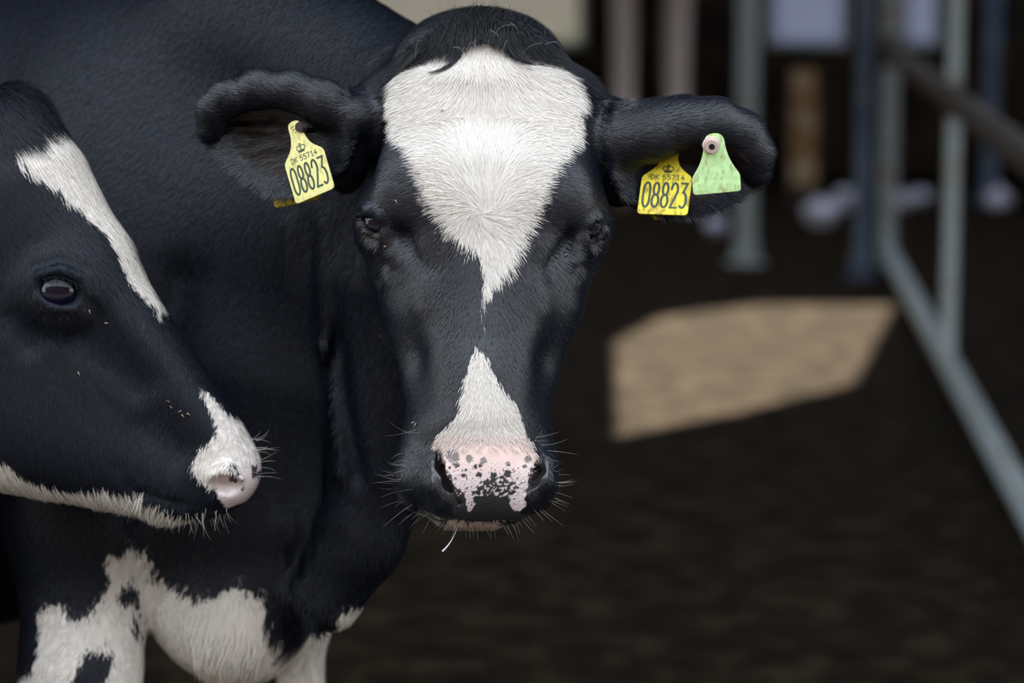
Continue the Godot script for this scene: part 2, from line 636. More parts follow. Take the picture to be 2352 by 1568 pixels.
# colour of the skin; alpha 0 marks bare, moist skin
func paint(id: int, o: Vector3, n: Vector3, p: Vector3) -> Color:
	var x := o.x
	var y := o.y
	if id == 1 and o.z > -330.0:
		if y > 1010.0 and y < 1230.0 and o.z > -20.0:
			var q := W(0, 0, 0)
			# the outlines were laid on the face plane, so look spots up there too
			var pad := inside(P.pad, x, y)
			var sx := 1176.0 + (x - 1176.0) * 1.023
			var sy := 784.0 + (y - 784.0) * 1.023
			if pad or inside(P.pink, x, y):
				var j := noise_b.get_noise_2d(x * 2.0, y * 2.0) * 14.0
				var pinkish := inside(P.pink, x + j, y + noise_b.get_noise_2d(y * 2.0, x * 2.0) * 12.0)
				var fleck := noise_a.get_noise_2d(x * 5.0, y * 5.0)
				if sy > 1075.0 and pinkish and fleck > 0.42: pinkish = false
				if not pinkish and sy < 1140.0 and sy > 1085.0 and fleck < -0.22: pinkish = true
				if spotted(SPOTS, sx, sy): pinkish = false
				var c := PINK.lerp(Color(0.78, 0.66, 0.66), clampf((sy - 1060.0) / 50.0, 0.0, 1.0)) if pinkish else Color(0.035, 0.035, 0.038)
				if not pinkish and sy < 1066.0: c = Color(0.2, 0.18, 0.17)
				c.a = 0.0 if pad and sy > 1055.0 + noise_b.get_noise_2d(x * 1.5, 3.0) * 10.0 else 1.0
				return c
			if inside(P.wing_l, x, y) or inside(P.wing_r, x, y): return Color(0.02, 0.02, 0.024, 0.0)
			if inside(P.nos_l, x, y) or inside(P.nos_r, x, y): return Color(0.006, 0.006, 0.007)
			if sy > 1198.0 and absf(sx - 1100.0) < 75.0: return Color(0.62, 0.50, 0.45)
			if sy > 1180.0: return Color(0.03, 0.028, 0.028, 0.0)
		if inside(P.ear_in_r, x, y) and n.dot(cam_b.z) > 0.0: return Color(0.05, 0.026, 0.018)
		if inside(P.ear_in_l, x, y) and n.dot(cam_b.z) > 0.0: return Color(0.022, 0.014, 0.009)
	if id == 2 and x > 430.0 and inside(P.muz2, x, y):
		var sx := 1176.0 + (x - 1176.0) * 0.965
		var sy := 784.0 + (y - 784.0) * 0.965
		if spotted(SPOTS2, sx, sy): return Color(0.05, 0.05, 0.048, 1.0)
		var c := Color(0.80, 0.75, 0.71)
		if inside(P.pad2, x, y): c = Color(0.80, 0.69, 0.68, 0.0)
		return c
	if is_white(id, o):
		if id == 1 and y < 1100.0 and y > 1000.0: return PINK
		return WHITE
	return BLACK

func fur_density(id: int, o: Vector3, n: Vector3) -> float:   # tufts per square metre
	if id == 1:
		if o.z > -330.0 and o.y < 1240.0:
			if o.y > 1000.0 and o.z > -20.0:
				if inside(P.pad, o.x, o.y) or inside(P.wing_l, o.x, o.y) or inside(P.wing_r, o.x, o.y): return 0.0
				if inside(P.pink, o.x, o.y): return 60000.0
			for e in eye_spots:
				if (Vector2(o.x, o.y) - Vector2(e.x, e.y)).length() < e.z: return 0.0
			if inside(P.ear_in_r, o.x, o.y) or inside(P.ear_in_l, o.x, o.y): return 30000.0
			return 230000.0
		return 58000.0
	if id == 2:
		if o.x > -60.0:
			for e in eye_spots:
				if (Vector2(o.x, o.y) - Vector2(e.x, e.y)).length() < e.z: return 0.0
			if o.x > 430.0 and inside(P.pad2, o.x, o.y): return 0.0
			return 110000.0
		return 2000.0
	return 0.0

var eye_spots: Array = []

func fur(id: int, p: Vector3, o: Vector3, n: Vector3, rng: RandomNumberGenerator, tv: PackedVector3Array, tc: PackedColorArray) -> void:
	var x := o.x
	var y := o.y
	var f := Vector2(0, 1)      # across, down
	var length := 0.010
	var width := 0.0042
	var lift := 0.0020
	var back := 0.0
	var white := is_white(id, o + Vector3(rng.randf_range(-5, 5), rng.randf_range(-5, 5), 0))
	if id == 1 and o.z > 0.0 and y > 660.0 and y < 800.0 and absf(x - 1110.0) < 5.0 and rng.randf() < 0.30 * smoothstep(790.0, 670.0, y):
		white = true
		width *= 0.25
	if id == 1 and o.z > -330.0 and y < 1240.0:
		var side := x - 1108.0
		if x < 800.0:                # ear: outwards
			f = Vector2(-1.0, 0.25 + (y - 300.0) / 160.0)
			length = 0.013
			lift = 0.0035
		elif x > 1420.0:
			f = Vector2(1.0, 0.25 + (y - 330.0) / 160.0)
			length = 0.013
			lift = 0.0035
		elif y < 640.0:
			var wx := side
			var wy := y - 492.0
			var r := sqrt(wx * wx + wy * wy) + 1.0
			var radial := Vector2(wx / r, wy / r)
			if y > 492.0:
				f = radial + Vector2(0, 0.35)
			else:
				var out := Vector2(signf(wx), 0.3)
				var s := smoothstep(20.0, 170.0, absf(wx))
				f = radial.lerp(out, s)
				var down := Vector2(wx / 150.0, 1.0)
				f = f.lerp(down.lerp(out, smoothstep(40.0, 190.0, absf(wx))), smoothstep(300.0, 235.0, y))
			f = f.normalized().rotated(-1.0 * exp(-r / 45.0))
			length = 0.0155 if white else 0.0125
			if y < 240.0: length = 0.020
			lift = 0.0030 if white else 0.0022
		else:
			f = Vector2(side / 170.0, 1.0)
			length = 0.0085
			lift = 0.0017
			if white:
				length = 0.011
				lift = 0.0026
			if y > 1000.0: length = 0.006
		if y < 210.0 and not white and x > 860.0 and x < 1370.0:
			length = 0.010 + 0.012 * smoothstep(30.0, 90.0, absf(x - 1112.0))
			lift = 0.005
	elif id == 1:
		f = Vector2(-0.15, 1.0)
		if y < 500.0: f = Vector2(-0.6, 1.0)
		length = 0.0115
		width = 0.0075
		lift = 0.0026
		if y > 1450.0 and x > 380.0 and x < 700.0: length = 0.03
	elif id == 2:
		f = Vector2(0.55, 1.0)
		if y > 700.0: f = Vector2(0.2, 1.0) if x < 300.0 else Vector2(-0.3, 1.0)
		length = 0.011
		lift = 0.0022
		if white: length = 0.016
		if y < 330.0 and not white:
			length = 0.026
			lift = 0.006
		if x > 430.0 and white:
			length = 0.006
		if y > 1120.0 and white and x < 440.0: 
			length = 0.018
			lift = 0.005
	var tan := 0.0
	for e in eye_spots:
		var de: float = (Vector2(x, y) - Vector2(e.x, e.y)).length() / e.z
		if de < 3.0:
			length *= lerpf(0.38, 1.0, smoothstep(1.0, 3.0, de))
			if y > e.y - 10.0: tan = maxf(tan, smoothstep(2.4, 1.1, de))
	f = f.normalized().rotated(rng.randf_range(-0.16, 0.16) + 0.25 * noise_b.get_noise_2d(x * 0.9, y * 0.9))
	var c := BLACK * rng.randf_range(0.6, 1.5)
	if white:
		var s := rng.randf_range(0.86, 1.12)
		c = Color(WHITE.r * s, WHITE.g * s, WHITE.b * s)
		if id == 1 and o.z > -330.0 and y < 300.0 and y > 60.0: c = c.lerp(Color(0.70, 0.58, 0.46), 0.22 * exp(-absf(x - 1112.0) / 60.0))
		if id == 1 and y > 1400.0 and x > 400.0: c = c.lerp(Color(0.55, 0.38, 0.16), clampf(0.5 * (0.2 + noise_b.get_noise_2d(x * 0.6, y * 0.6)) * smoothstep(1420.0, 1540.0, y), 0.0, 0.6))
		if id == 1 and o.z > -330.0 and y > 990.0: c = c.lerp(PINK, 0.5)
	elif tan > 0.0:
		c = c.lerp(Color(0.085, 0.068, 0.055) * rng.randf_range(0.2, 1.3), tan * clampf(0.35 + noise_b.get_noise_2d(x * 3.0, y * 3.0), 0.0, 0.75))
	elif rng.randf() < 0.0035 and o.z > -330.0 and id == 1:
		c = Color(0.30, 0.29, 0.28)
		width *= 0.25
		length *= 0.6
	c.a = 1.0 if (id == 1 and o.z > -330.0 and y < 1240.0) else 0.5
	var flow := cam_b.x * f.x - cam_b.y * f.y
	add_tuft(tv, tc, p - n * 0.0004, n, flow, length * rng.randf_range(0.8, 1.2), width, lift * rng.randf_range(0.7, 1.3), c)

# a bundle of single long hairs (lashes, whiskers, forelock): each a tapered three-sided tube
func strand(st: SurfaceTool, pts: Array, r: float, count: Array) -> void:
	var n := pts.size()
	for i in n:
		var d: Vector3 = (pts[mini(i + 1, n - 1)] - pts[maxi(i - 1, 0)]).normalized()
		var a := d.cross(Vector3(0.31, 0.87, 0.38)).normalized()
		var b := d.cross(a)
		var rr := r * (1.0 - 0.85 * i / (n - 1.0))
		for k in 3:
			var q := a * cos(TAU * k / 3.0) + b * sin(TAU * k / 3.0)
			st.set_normal(q)
			st.add_vertex(pts[i] + q * rr)
	for i in n - 1:
		for k in 3:
			var a: int = count[0] + i * 3 + k
			var b: int = count[0] + i * 3 + (k + 1) % 3
			for q in [a, a + 3, b, b, a + 3, b + 3]: st.add_index(q)
	count[0] += n * 3

func curve(a: Vector3, b: Vector3, c: Vector3, n := 7) -> Array:
	var out := []
	for i in n:
		var t := i / (n - 1.0)
		out.append(a * (1 - t) * (1 - t) + b * 2 * t * (1 - t) + c * t * t)
	return out

func begin() -> SurfaceTool:
	var st := SurfaceTool.new()
	st.begin(Mesh.PRIMITIVE_TRIANGLES)
	return st

func eye_ball(root: Node3D, c: Vector3, r_px: float, look: Vector3) -> void:
	var s := SphereMesh.new()
	s.radius = r_px * mpp(c.z)
	s.height = s.radius * 2.0
	s.radial_segments = 48
	s.rings = 24
	put("eye", s, M.eye, root, W(c.x, c.y, c.z) - root.position)

# lids: a ring of skin that follows the opening on the ball
func lids(pts: Array, c: Vector3, r: float, fat: float, grow: float) -> void:
	var ring := []
	var rad := []
	var mid := Vector2.ZERO
	for q in pts: mid += q / pts.size()
	for p in pts:
		var q: Vector2 = mid + (p - mid) * grow
		var dx: float = q.x - c.x
		var dy: float = q.y - c.y
		var dz := sqrt(maxf(r * r - dx * dx - dy * dy, r * r * 0.06))
		ring.append(Vector3(q.x, q.y, c.z + dz))
		rad.append(fat)
	ring.append(ring[0])
	rad.append(fat)
	chain(ring, rad, fat * 1.6)

# ------------------------------------------------------------------ the cows
func head_one() -> void:
	bone(Vector3(1112, 250, -150), Vector3(1112, 450, -90), Vector2(212, 115), Vector2(236, 112), 50, true, Vector3.RIGHT, Vector2(70, 60))
	blob(Vector3(1105, 154, -195), Vector3(186, 134, 112), 70)
	bone(Vector3(1112, 450, -84), Vector3(1112, 640, -106), Vector2(232, 106), Vector2(205, 105), 60, true)
	blob(Vector3(892, 500, -100), Vector3(74, 88, 85), 45)
	blob(Vector3(1335, 508, -104), Vector3(64, 90, 85), 45)
	bone(Vector3(1110, 430, -80), Vector3(1106, 960, 55), Vector2(150, 96), Vector2(84, 70), 80)
	bone(Vector3(1108, 560, -135), Vector3(1098, 960, -25), Vector2(246, 105), Vector2(160, 105), 100)
	bone(Vector3(1112, 600, -270), Vector3(1100, 1000, -130), Vector2(236, 150), Vector2(140, 100), 60)
	bone(Vector3(1095, 1010, 0), Vector3(1092, 1100, 20), Vector2(160, 95), Vector2(178, 98), 55, false, Vector3.RIGHT, Vector2(80, 75))
	blob(Vector3(1118, 1085, 75), Vector3(116, 95, 75), 45)
	bone(Vector3(1035, 1148, 55), Vector3(1170, 1148, 55), Vector2(52, 52), Vector2(52, 52), 45, false, Vector3.UP)
	bone(Vector3(1030, 1165, 0), Vector3(1125, 1165, 0), Vector2(50, 55), Vector2(50, 55), 22, false, Vector3.UP)
	blob(Vector3(958, 1090, -10), Vector3(48, 85, 80), 45)
	blob(Vector3(1232, 1090, -10), Vector3(45, 85, 80), 45)
	# nostril wings and nostrils
	chain([Vector3(1000, 1066, 78), Vector3(1010, 1110, 85), Vector3(1040, 1148, 80)], [22, 24, 20], 24)
	chain([Vector3(1252, 1062, 70), Vector3(1246, 1100, 78), Vector3(1212, 1138, 80)], [18, 20, 18], 24)
	chain([Vector3(1010, 1038, 100), Vector3(1017, 1072, 104), Vector3(1034, 1110, 108), Vector3(1060, 1148, 112)], [9, 15, 19, 11], 9, true)
	chain([Vector3(1022, 1080, 80), Vector3(1044, 1122, 80)], [15, 17], 8, true)
	chain([Vector3(1242, 1046, 88), Vector3(1239, 1080, 96), Vector3(1224, 1103, 102), Vector3(1200, 1128, 108)], [7, 11, 13, 8], 9, true)
	chain([Vector3(1234, 1080, 76), Vector3(1216, 1112, 78)], [10, 11], 8, true)
	# the mouth
	dent([Vector3(960, 1165, 30), Vector3(1000, 1182, 60), Vector3(1050, 1198, 75), Vector3(1130, 1200, 75)], 9, -10)
	# hollows and ridges round the eyes and along the nose
	dent([Vector3(925, 480, 0), Vector3(905, 455, -10)], 45, 9)
	dent([Vector3(942, 545, -10), Vector3(988, 615, 0)], 36, -19)
	dent([Vector3(1302, 485, 0), Vector3(1320, 460, -10)], 45, 9)
	dent([Vector3(1294, 555, -15), Vector3(1244, 612, 0)], 36, -19)
	dent([Vector3(884, 545, -20), Vector3(920, 590, -20), Vector3(965, 628, -15)], 15, 9)
	dent([Vector3(1340, 550, -22), Vector3(1312, 590, -22), Vector3(1275, 622, -18)], 15, 9)
	dent([Vector3(905, 600, -30), Vector3(950, 626, -25)], 18, -8)
	dent([Vector3(1318, 604, -30), Vector3(1282, 622, -25)], 18, -8)
	dent([Vector3(868, 590, -50), Vector3(873, 640, -60), Vector3(858, 690, -80)], 12, -9)
	dent([Vector3(1345, 590, -50), Vector3(1330, 650, -70)], 12, -6)
	dent([Vector3(950, 680, -40), Vector3(985, 820, -10), Vector3(1025, 900, 10)], 52, -7)
	dent([Vector3(1268, 680, -40), Vector3(1238, 820, -10), Vector3(1195, 900, 10)], 52, -7)
	dent([Vector3(1108, 560, 20), Vector3(1106, 760, 70)], 55, -7)
	dent([Vector3(985, 560, 5), Vector3(985, 700, 15)], 28, 9)
	dent([Vector3(1232, 560, 5), Vector3(1232, 700, 15)], 28, 9)
	dent([Vector3(1108, 420, 25)], 90, -8)
	# eye openings
	var lb := Vector3(868, 512, -66)
	var rb := Vector3(1356, 524, -72)
	var s := blob(Vector3(860, 510, -20), Vector3(28, 36, 44), 8, 0.45)
	s.cut = true
	s = blob(Vector3(1363, 525, -26), Vector3(24, 32, 44), 8, -0.55)
	s.cut = true
	lids([Vector2(836, 499), Vector2(845, 485), Vector2(862, 486), Vector2(874, 500), Vector2(883, 522), Vector2(880, 534), Vector2(864, 535), Vector2(848, 528), Vector2(838, 513)], lb, 47, 5.5, 1.28)
	lids([Vector2(1356, 505), Vector2(1371, 501), Vector2(1384, 507), Vector2(1381, 525), Vector2(1372, 543), Vector2(1356, 549), Vector2(1341, 547), Vector2(1346, 526)], rb, 47, 5.5, 1.24)
	chain([Vector3(830, 484, -34), Vector3(855, 480, -8), Vector3(877, 497, -4), Vector3(889, 528, -14), Vector3(915, 574, -16), Vector3(950, 612, -12)], [9, 14, 14, 11, 10, 8], 14)
	chain([Vector3(1392, 500, -38), Vector3(1368, 497, -19), Vector3(1349, 513, -12), Vector3(1337, 546, -18), Vector3(1312, 585, -20), Vector3(1282, 614, -16)], [7, 10, 12, 11, 10, 8], 14)
	dent([Vector3(842, 540, -40), Vector3(862, 552, -30), Vector3(885, 556, -25)], 9, -7)
	dent([Vector3(1380, 555, -40), Vector3(1355, 563, -30)], 9, -7)
	# ears
	bone(Vector3(905, 260, -205), Vector3(785, 285, -200), Vector2(92, 80), Vector2(66, 60), 50, false, Vector3.UP)
	sheet([Vector2(800, 215), Vector2(755, 200), Vector2(700, 180), Vector2(650, 170), Vector2(590, 172), Vector2(530, 188), Vector2(485, 213), Vector2(460, 248), Vector2(458, 285), Vector2(478, 318), Vector2(520, 375), Vector2(570, 415), Vector2(630, 450), Vector2(690, 452), Vector2(745, 428), Vector2(800, 388), Vector2(820, 320)], -150, 11, 58, 48, 16, 0.22)
	chain([Vector3(815, 268, -150), Vector3(745, 238, -128), Vector3(680, 212, -120), Vector3(600, 206, -125), Vector3(530, 226, -140), Vector3(494, 256, -150), Vector3(486, 296, -162)], [52, 44, 38, 36, 34, 30, 24], 24)
	dent([Vector3(520, 290, -180), Vector3(640, 300, -190)], 14, 12)
	dent([Vector3(560, 350, -190), Vector3(660, 330, -195)], 14, 10)
	bone(Vector3(1320, 300, -205), Vector3(1440, 318, -195), Vector2(112, 85), Vector2(76, 66), 110, false, Vector3.UP)
	sheet([Vector2(1400, 232), Vector2(1450, 246), Vector2(1500, 236), Vector2(1560, 226), Vector2(1620, 229), Vector2(1680, 244), Vector2(1730, 274), Vector2(1758, 312), Vector2(1768, 350), Vector2(1758, 395), Vector2(1733, 425), Vector2(1690, 462), Vector2(1640, 482), Vector2(1580, 497), Vector2(1520, 497), Vector2(1460, 478), Vector2(1415, 452), Vector2(1395, 400), Vector2(1385, 300)], -150, 11, 58, 48, 16, -0.22)
	chain([Vector3(1430, 318, -148), Vector3(1500, 302, -130), Vector3(1570, 284, -122), Vector3(1640, 282, -125), Vector3(1700, 306, -140), Vector3(1728, 345, -150), Vector3(1734, 388, -160)], [68, 62, 54, 50, 46, 40, 30], 26)
	blob(Vector3(1418, 380, -205), Vector3(46, 92, 60), 40)
	blob(Vector3(800, 360, -210), Vector3(46, 80, 60), 40)

func body_one() -> void:
	bone(Vector3(1060, 420, -420), Vector3(480, 650, -900), Vector2(230, 160), Vector2(430, 260), 120, false, Vector3.UP)
	bone(Vector3(985, 700, -430), Vector3(830, 1250, -520), Vector2(200, 110), Vector2(86, 70), 120)
	bone(Vector3(830, 1240, -520), Vector3(748, 1382, -560), Vector2(86, 70), Vector2(82, 64), 60)
	bone(Vector3(1005, 250, -390), Vector3(560, 60, -850), Vector2(140, 120), Vector2(212, 200), 160, false, Vector3.UP)
	bone(Vector3(600, 900, -780), Vector3(510, 1310, -730), Vector2(330, 250), Vector2(185, 160), 120)
	blob(Vector3(520, 1430, -710), Vector3(165, 135, 150), 80, -0.25)
	bone(Vector3(330, 560, -1150), Vector3(-900, 580, -2700), Vector2(640, 470), Vector2(640, 520), 160, false, Vector3.UP)
	bone(Vector3(-100, 800, -1700), Vector3(-700, 850, -2500), Vector2(640, 560), Vector2(600, 560), 160, false, Vector3.UP)
	bone(Vector3(230, 650, -830), Vector3(175, 1200, -650), Vector2(300, 200), Vector2(160, 140), 140)
	bone(Vector3(178, 1180, -650), Vector3(185, 1560, -620), Vector2(155, 130), Vector2(122, 105), 60)
	# folds of the neck
	for i in 5:
		var x := 660.0 + i * 48.0
		dent([Vector3(x, 520, -420), Vector3(x - 20, 800, -420), Vector3(x + 20, 1080, -420)], 30, -16 if i % 2 else 16)
	dent([Vector3(380, 1330, -560), Vector3(330, 1000, -560), Vector3(420, 640, -600)], 60, -30)
	dent([Vector3(760, 1240, -430), Vector3(720, 1380, -480)], 30, -22)
	dent([Vector3(640, 1200, -560), Vector3(600, 1330, -560)], 40, 20)
	dent([Vector3(470, 760, -620), Vector3(560, 540, -600)], 40, -18)
	# legs, down to the floor
	leg(W(185, 1560, -620), 0.0, 0.118 * 0.5)
	var e := W(640, 1330, -980)
	limb(W(620, 1150, -950), e, 0.13, 0.075, 0.1)
	leg(e, 0.0, 0.055)
	for q in [Vector3(-760, 950, -2250), Vector3(-500, 950, -2900)]:
		var t := W(q.x, q.y, q.z)
		var hock := Vector3(t.x - 0.05, 0.55, t.z - 0.1)
		limb(t, hock, 0.16, 0.065, 0.1)
		limb(hock, Vector3(hock.x + 0.04, 0.12, hock.z + 0.06), 0.05, 0.036, 0.04)
		limb(Vector3(hock.x + 0.04, 0.12, hock.z + 0.06), Vector3(hock.x + 0.06, 0.05, hock.z + 0.1), 0.05, 0.05, 0.03)

func leg(top: Vector3, lean: float, r: float) -> void:
	var knee := Vector3(top.x, 0.40, top.z)
	limb(top, knee, r, 0.055, 0.05)
	limb(knee, knee, 0.062, 0.062, 0.05)
	limb(knee, Vector3(top.x, 0.14, top.z + 0.01), 0.042, 0.036, 0.03)
	limb(Vector3(top.x, 0.13, top.z + 0.01), Vector3(top.x, 0.05, top.z + 0.05), 0.045, 0.05, 0.03)

func head_two() -> void:
	bone(Vector3(60, 430, -230), Vector3(140, 630, -220), Vector2(148, 140), Vector2(166, 135), 50, false, Vector3(0.9, 0.4, 0))
	blob(Vector3(30, 305, -240), Vector3(98, 110, 95), 60)
	bone(Vector3(190, 640, -210), Vector3(495, 1005, -190), Vector2(122, 125), Vector2(68, 72), 60, false, Vector3(0.77, 0.64, 0))
	bone(Vector3(20, 820, -245), Vector3(400, 1085, -205), Vector2(255, 140), Vector2(92, 76), 60, false, Vector3(0.57, 0.82, 0))
	bone(Vector3(-20, 955, -245), Vector3(400, 1118, -205), Vector2(165, 120), Vector2(72, 62), 50, false, Vector3(0.4, 0.9, 0))
	blob(Vector3(518, 1085, -188), Vector3(80, 90, 78), 40, -0.5)
	bone(Vector3(390, 1138, -205), Vector3(478, 1148, -195), Vector2(54, 55), Vector2(42, 48), 30, false, Vector3.UP)
	blob(Vector3(140, 662, -120), Vector3(96, 84, 66), 45, -0.35)
	dent([Vector3(330, 1130, -130), Vector3(420, 1156, -130), Vector3(505, 1172, -130)], 9, -9)
	dent([Vector3(270, 1070, -110), Vector3(290, 1115, -115), Vector3(330, 1130, -130)], 13, -9)
	dent([Vector3(230, 770, -80), Vector3(330, 870, -100)], 45, -16)
	dent([Vector3(130, 800, -85), Vector3(300, 930, -100)], 40, 9)
	dent([Vector3(20, 730, -80), Vector3(60, 790, -90)], 22, -14)
	dent([Vector3(205, 700, -75), Vector3(225, 730, -80)], 18, -12)
	dent([Vector3(75, 610, -60), Vector3(135, 590, -55), Vector3(190, 610, -60)], 15, -7)
	dent([Vector3(85, 628, -55), Vector3(135, 615, -50), Vector3(180, 630, -52)], 12, 6)
	dent([Vector3(95, 730, -60), Vector3(140, 740, -55), Vector3(190, 735, -60)], 14, -6)
	# nostril
	chain([Vector3(492, 1092, -112), Vector3(520, 1080, -105), Vector3(556, 1100, -108)], [14, 12, 6], 22)
	var s := blob(Vector3(519, 1116, -108), Vector3(34, 21, 30), 16, -0.3)
	s.cut = true
	# eye opening
	s = blob(Vector3(137, 670, -40), Vector3(64, 37, 44), 10, -0.3)
	s.cut = true
	lids([Vector2(82, 658), Vector2(102, 643), Vector2(134, 637), Vector2(166, 645), Vector2(188, 666), Vector2(196, 694), Vector2(160, 703), Vector2(122, 699), Vector2(94, 684)], Vector3(136, 668, -112), 60, 7, 1.2)
	# ear, out of the picture
	bone(Vector3(-50, 330, -170), Vector3(-260, 300, -120), Vector2(62, 30), Vector2(30, 14), 40, false, Vector3.UP)
	bone(Vector3(-40, 330, -320), Vector3(-230, 290, -420), Vector2(62, 30), Vector2(30, 14), 40, false, Vector3.UP)

func body_two() -> void:
	bone(Vector3(-70, 560, -260), Vector3(-720, 640, -380), Vector2(250, 150), Vector2(430, 260), 120, false, Vector3.UP)
	bone(Vector3(-900, 700, -450), Vector3(-2350, 700, -600), Vector2(640, 440), Vector2(640, 500), 160, false, Vector3.UP)
	bone(Vector3(-800, 800, -400), Vector3(-760, 1250, -400), Vector2(280, 200), Vector2(170, 160), 140)
	for q in [Vector3(-800, 1150, -250), Vector3(-840, 1150, -620)]:
		var t := W(q.x, q.y, q.z)
		limb(t, Vector3(t.x, 0.5, t.z), 0.12, 0.06, 0.1)
		leg(Vector3(t.x, 0.52, t.z), 0.0, 0.06)
	for q in [Vector3(-2450, 900, -350), Vector3(-2400, 900, -850)]:
		var t := W(q.x, q.y, q.z)
		var hock := Vector3(t.x - 0.12, 0.55, t.z)
		limb(t, hock, 0.17, 0.065, 0.1)
		limb(hock, Vector3(hock.x + 0.06, 0.12, hock.z), 0.05, 0.036, 0.04)
		limb(Vector3(hock.x + 0.06, 0.12, hock.z), Vector3(hock.x + 0.1, 0.05, hock.z), 0.05, 0.05, 0.03)

func flecks(root: Node3D, list: Array) -> void:      # dry mud and chaff stuck in the coat
	var st := begin()
	var n := [0]
	for q in list:
		var z := 260.0
		while z > -500.0 and field(W(q.x, q.y, z), prims) > 0.0: z -= 3.0
		var a := W(q.x, q.y, z + 8.0)
		var d := (cam_b.x * cos(q.x) + cam_b.y * sin(q.x)) * 0.0018
		strand(st, [a - d, a - d * 0.4 + cam_b.z * 0.001, a + d * 0.5, a + d * 1.2], 0.0011, n)
	tag(shift(put("mud_flecks", st.commit(), M.chaff, root), root), "", "", "", "stuff")

func box_of(pts: Array) -> AABB:
	var b := AABB(pts[0], Vector3.ZERO)
	for p in pts: b = b.expand(p)
	return b

func cow_one() -> void:
	var root := thing("cow", Vector3(W(0, 0, -900).x + 0.2, 0, W(0, 0, -1500).z), "cow facing the viewer with broad white blaze, freckled pink muzzle and tagged ears", "cow")
	P.ear_in_l = outline([510, 290, 560, 262, 640, 262, 720, 300, 760, 350, 740, 410, 680, 432, 600, 400, 540, 350], func(_y): return -190.0)
	P.ear_in_r = outline([1480, 380, 1540, 345, 1620, 330, 1690, 345, 1720, 380, 1690, 430, 1620, 465, 1530, 470, 1480, 440], func(_y): return -190.0)
	eye_spots = [Vector3(862, 512, 23), Vector3(1362, 524, 21)]
	prims = []
	head_one()
	body_one()
	var all := prims
	var head := box_of([W(430, -20, -330), W(1800, -20, -330), W(430, 1260, -330), W(1800, 1260, 60), W(1200, 1230, 190), W(430, -20, -60)])
	head = box_of([head.position, head.end])
	var muzzle := box_of([W(890, 1010, -20), W(1300, 1010, -20), W(890, 1228, -20), W(1300, 1228, -20), W(1100, 1100, 200)])
	var body := box_of([Vector3(W(-1700, 0, -2700).x, 0.0, W(0, 0, -3400).z), Vector3(W(1400, 0, -300).x, 1.75, W(0, 800, -300).z), Vector3(0.2, 1.5, -2.7)])
	body.position.y = -0.02
	var acc := fresh()
	mesh_field(acc, 1, all, muzzle, [], 0.0013)
	mesh_field(acc, 1, all, head, [muzzle.grow(-0.002)], 0.0031)
	mesh_field(acc, 1, all, body, [head.grow(-0.008)], 0.014)
	finish(acc, root)
	eye_ball(root, Vector3(868, 512, -66), 45, Vector3.ZERO)
	eye_ball(root, Vector3(1356, 524, -72), 45, Vector3.ZERO)
	flecks(root, [Vector2(949, 970), Vector2(953, 976), Vector2(1017, 255), Vector2(910, 463), Vector2(886, 566), Vector2(1298, 586)])
	# whiskers
	var rng := RandomNumberGenerator.new()
	rng.seed = 5
	var st := begin()
	var n := [0]
	for i in 84:
		var t := rng.randf()
		var ang := lerpf(-0.35, PI + 0.35, t)          # right, below, left
		var ca := cos(ang)
		var sa := sin(ang)
		var from := Vector3(1092 + ca * 172, 1112 + sa * 88, 20 + rng.randf_range(-60, 30) * absf(ca))
		if sa > 0.5: from.z = rng.randf_range(0, 70)
		var long := rng.randf_range(22, 52) * (1.0 + 0.4 * absf(ca))
		if absf(ca) > 0.75 and rng.randf() < 0.35: long *= 1.5
		var dir := Vector3(ca * 1.0, sa * 0.9 + 0.10, rng.randf_range(-0.1, 0.5))
		dir = dir.normalized()
		from -= dir * 8.0
		var mid := from + dir * long * 0.55 + Vector3(0, rng.randf_range(-4, 4), 0)
		var end := from + dir * long + Vector3(rng.randf_range(-8, 8), rng.randf_range(-16, 8), 0)
		strand(st, curve(W(from.x, from.y, from.z), W(mid.x, mid.y, mid.z), W(end.x, end.y, end.z)), 0.00017, n)
	for i in 24:                                       # on the cheeks of the muzzle
		var s := -1.0 if i % 2 else 1.0
		var from := Vector3(1092 + s * rng.randf_range(110, 165), rng.randf_range(985, 1130), 62)
		var long := rng.randf_range(30, 75)
		var end := from + Vector3(s * long, rng.randf_range(-30, 18), 25)
		var mid := from + Vector3(s * long * 0.5, rng.randf_range(-6, 14), 30)
		strand(st, curve(W(from.x, from.y, from.z), W(mid.x, mid.y, mid.z), W(end.x, end.y, end.z)), 0.00016, n)
	tag(shift(put("whiskers", st.commit(), M.whisker, root), root), "", "", "", "stuff")
	# a thread of saliva from the lip
	st = begin()
	n = [0]
	var dr := curve(W(1052, 1205, 55), W(1040, 1245, 58), W(1016, 1266, 60))
	dr.reverse()
	strand(st, dr, 0.0012, n)
	shift(put("saliva_thread", st.commit(), M.wet, root), root)
	# lashes
	st = begin()
	n = [0]
	for i in 15:
		var t := i / 14.0
		var a := Vector3(lerpf(836, 878, t), 488 - 8 * sin(t * PI) + t * 8, -18)
		var e := a + Vector3(-36 + 14 * t, 4 + rng.randf_range(0, 14), 22)
		strand(st, curve(W(a.x, a.y, a.z), W(a.x - 12, a.y - 3, a.z + 16), W(e.x, e.y, e.z), 5), 0.0003, n)
		a = Vector3(lerpf(1352, 1386, t), 503 + 4 * t, -22)
		e = a + Vector3(14 + rng.randf_range(0, 8), 26 + rng.randf_range(0, 14) + 8 * t, 22)
		strand(st, curve(W(a.x, a.y, a.z), W(a.x + 12, a.y + 1, a.z + 16), W(e.x, e.y, e.z), 5), 0.0003, n)
	tag(shift(put("eyelashes", st.commit(), M.lash, root), root), "", "", "", "stuff")
	# forelock: long hair that falls from the poll
	st = begin()
	n = [0]
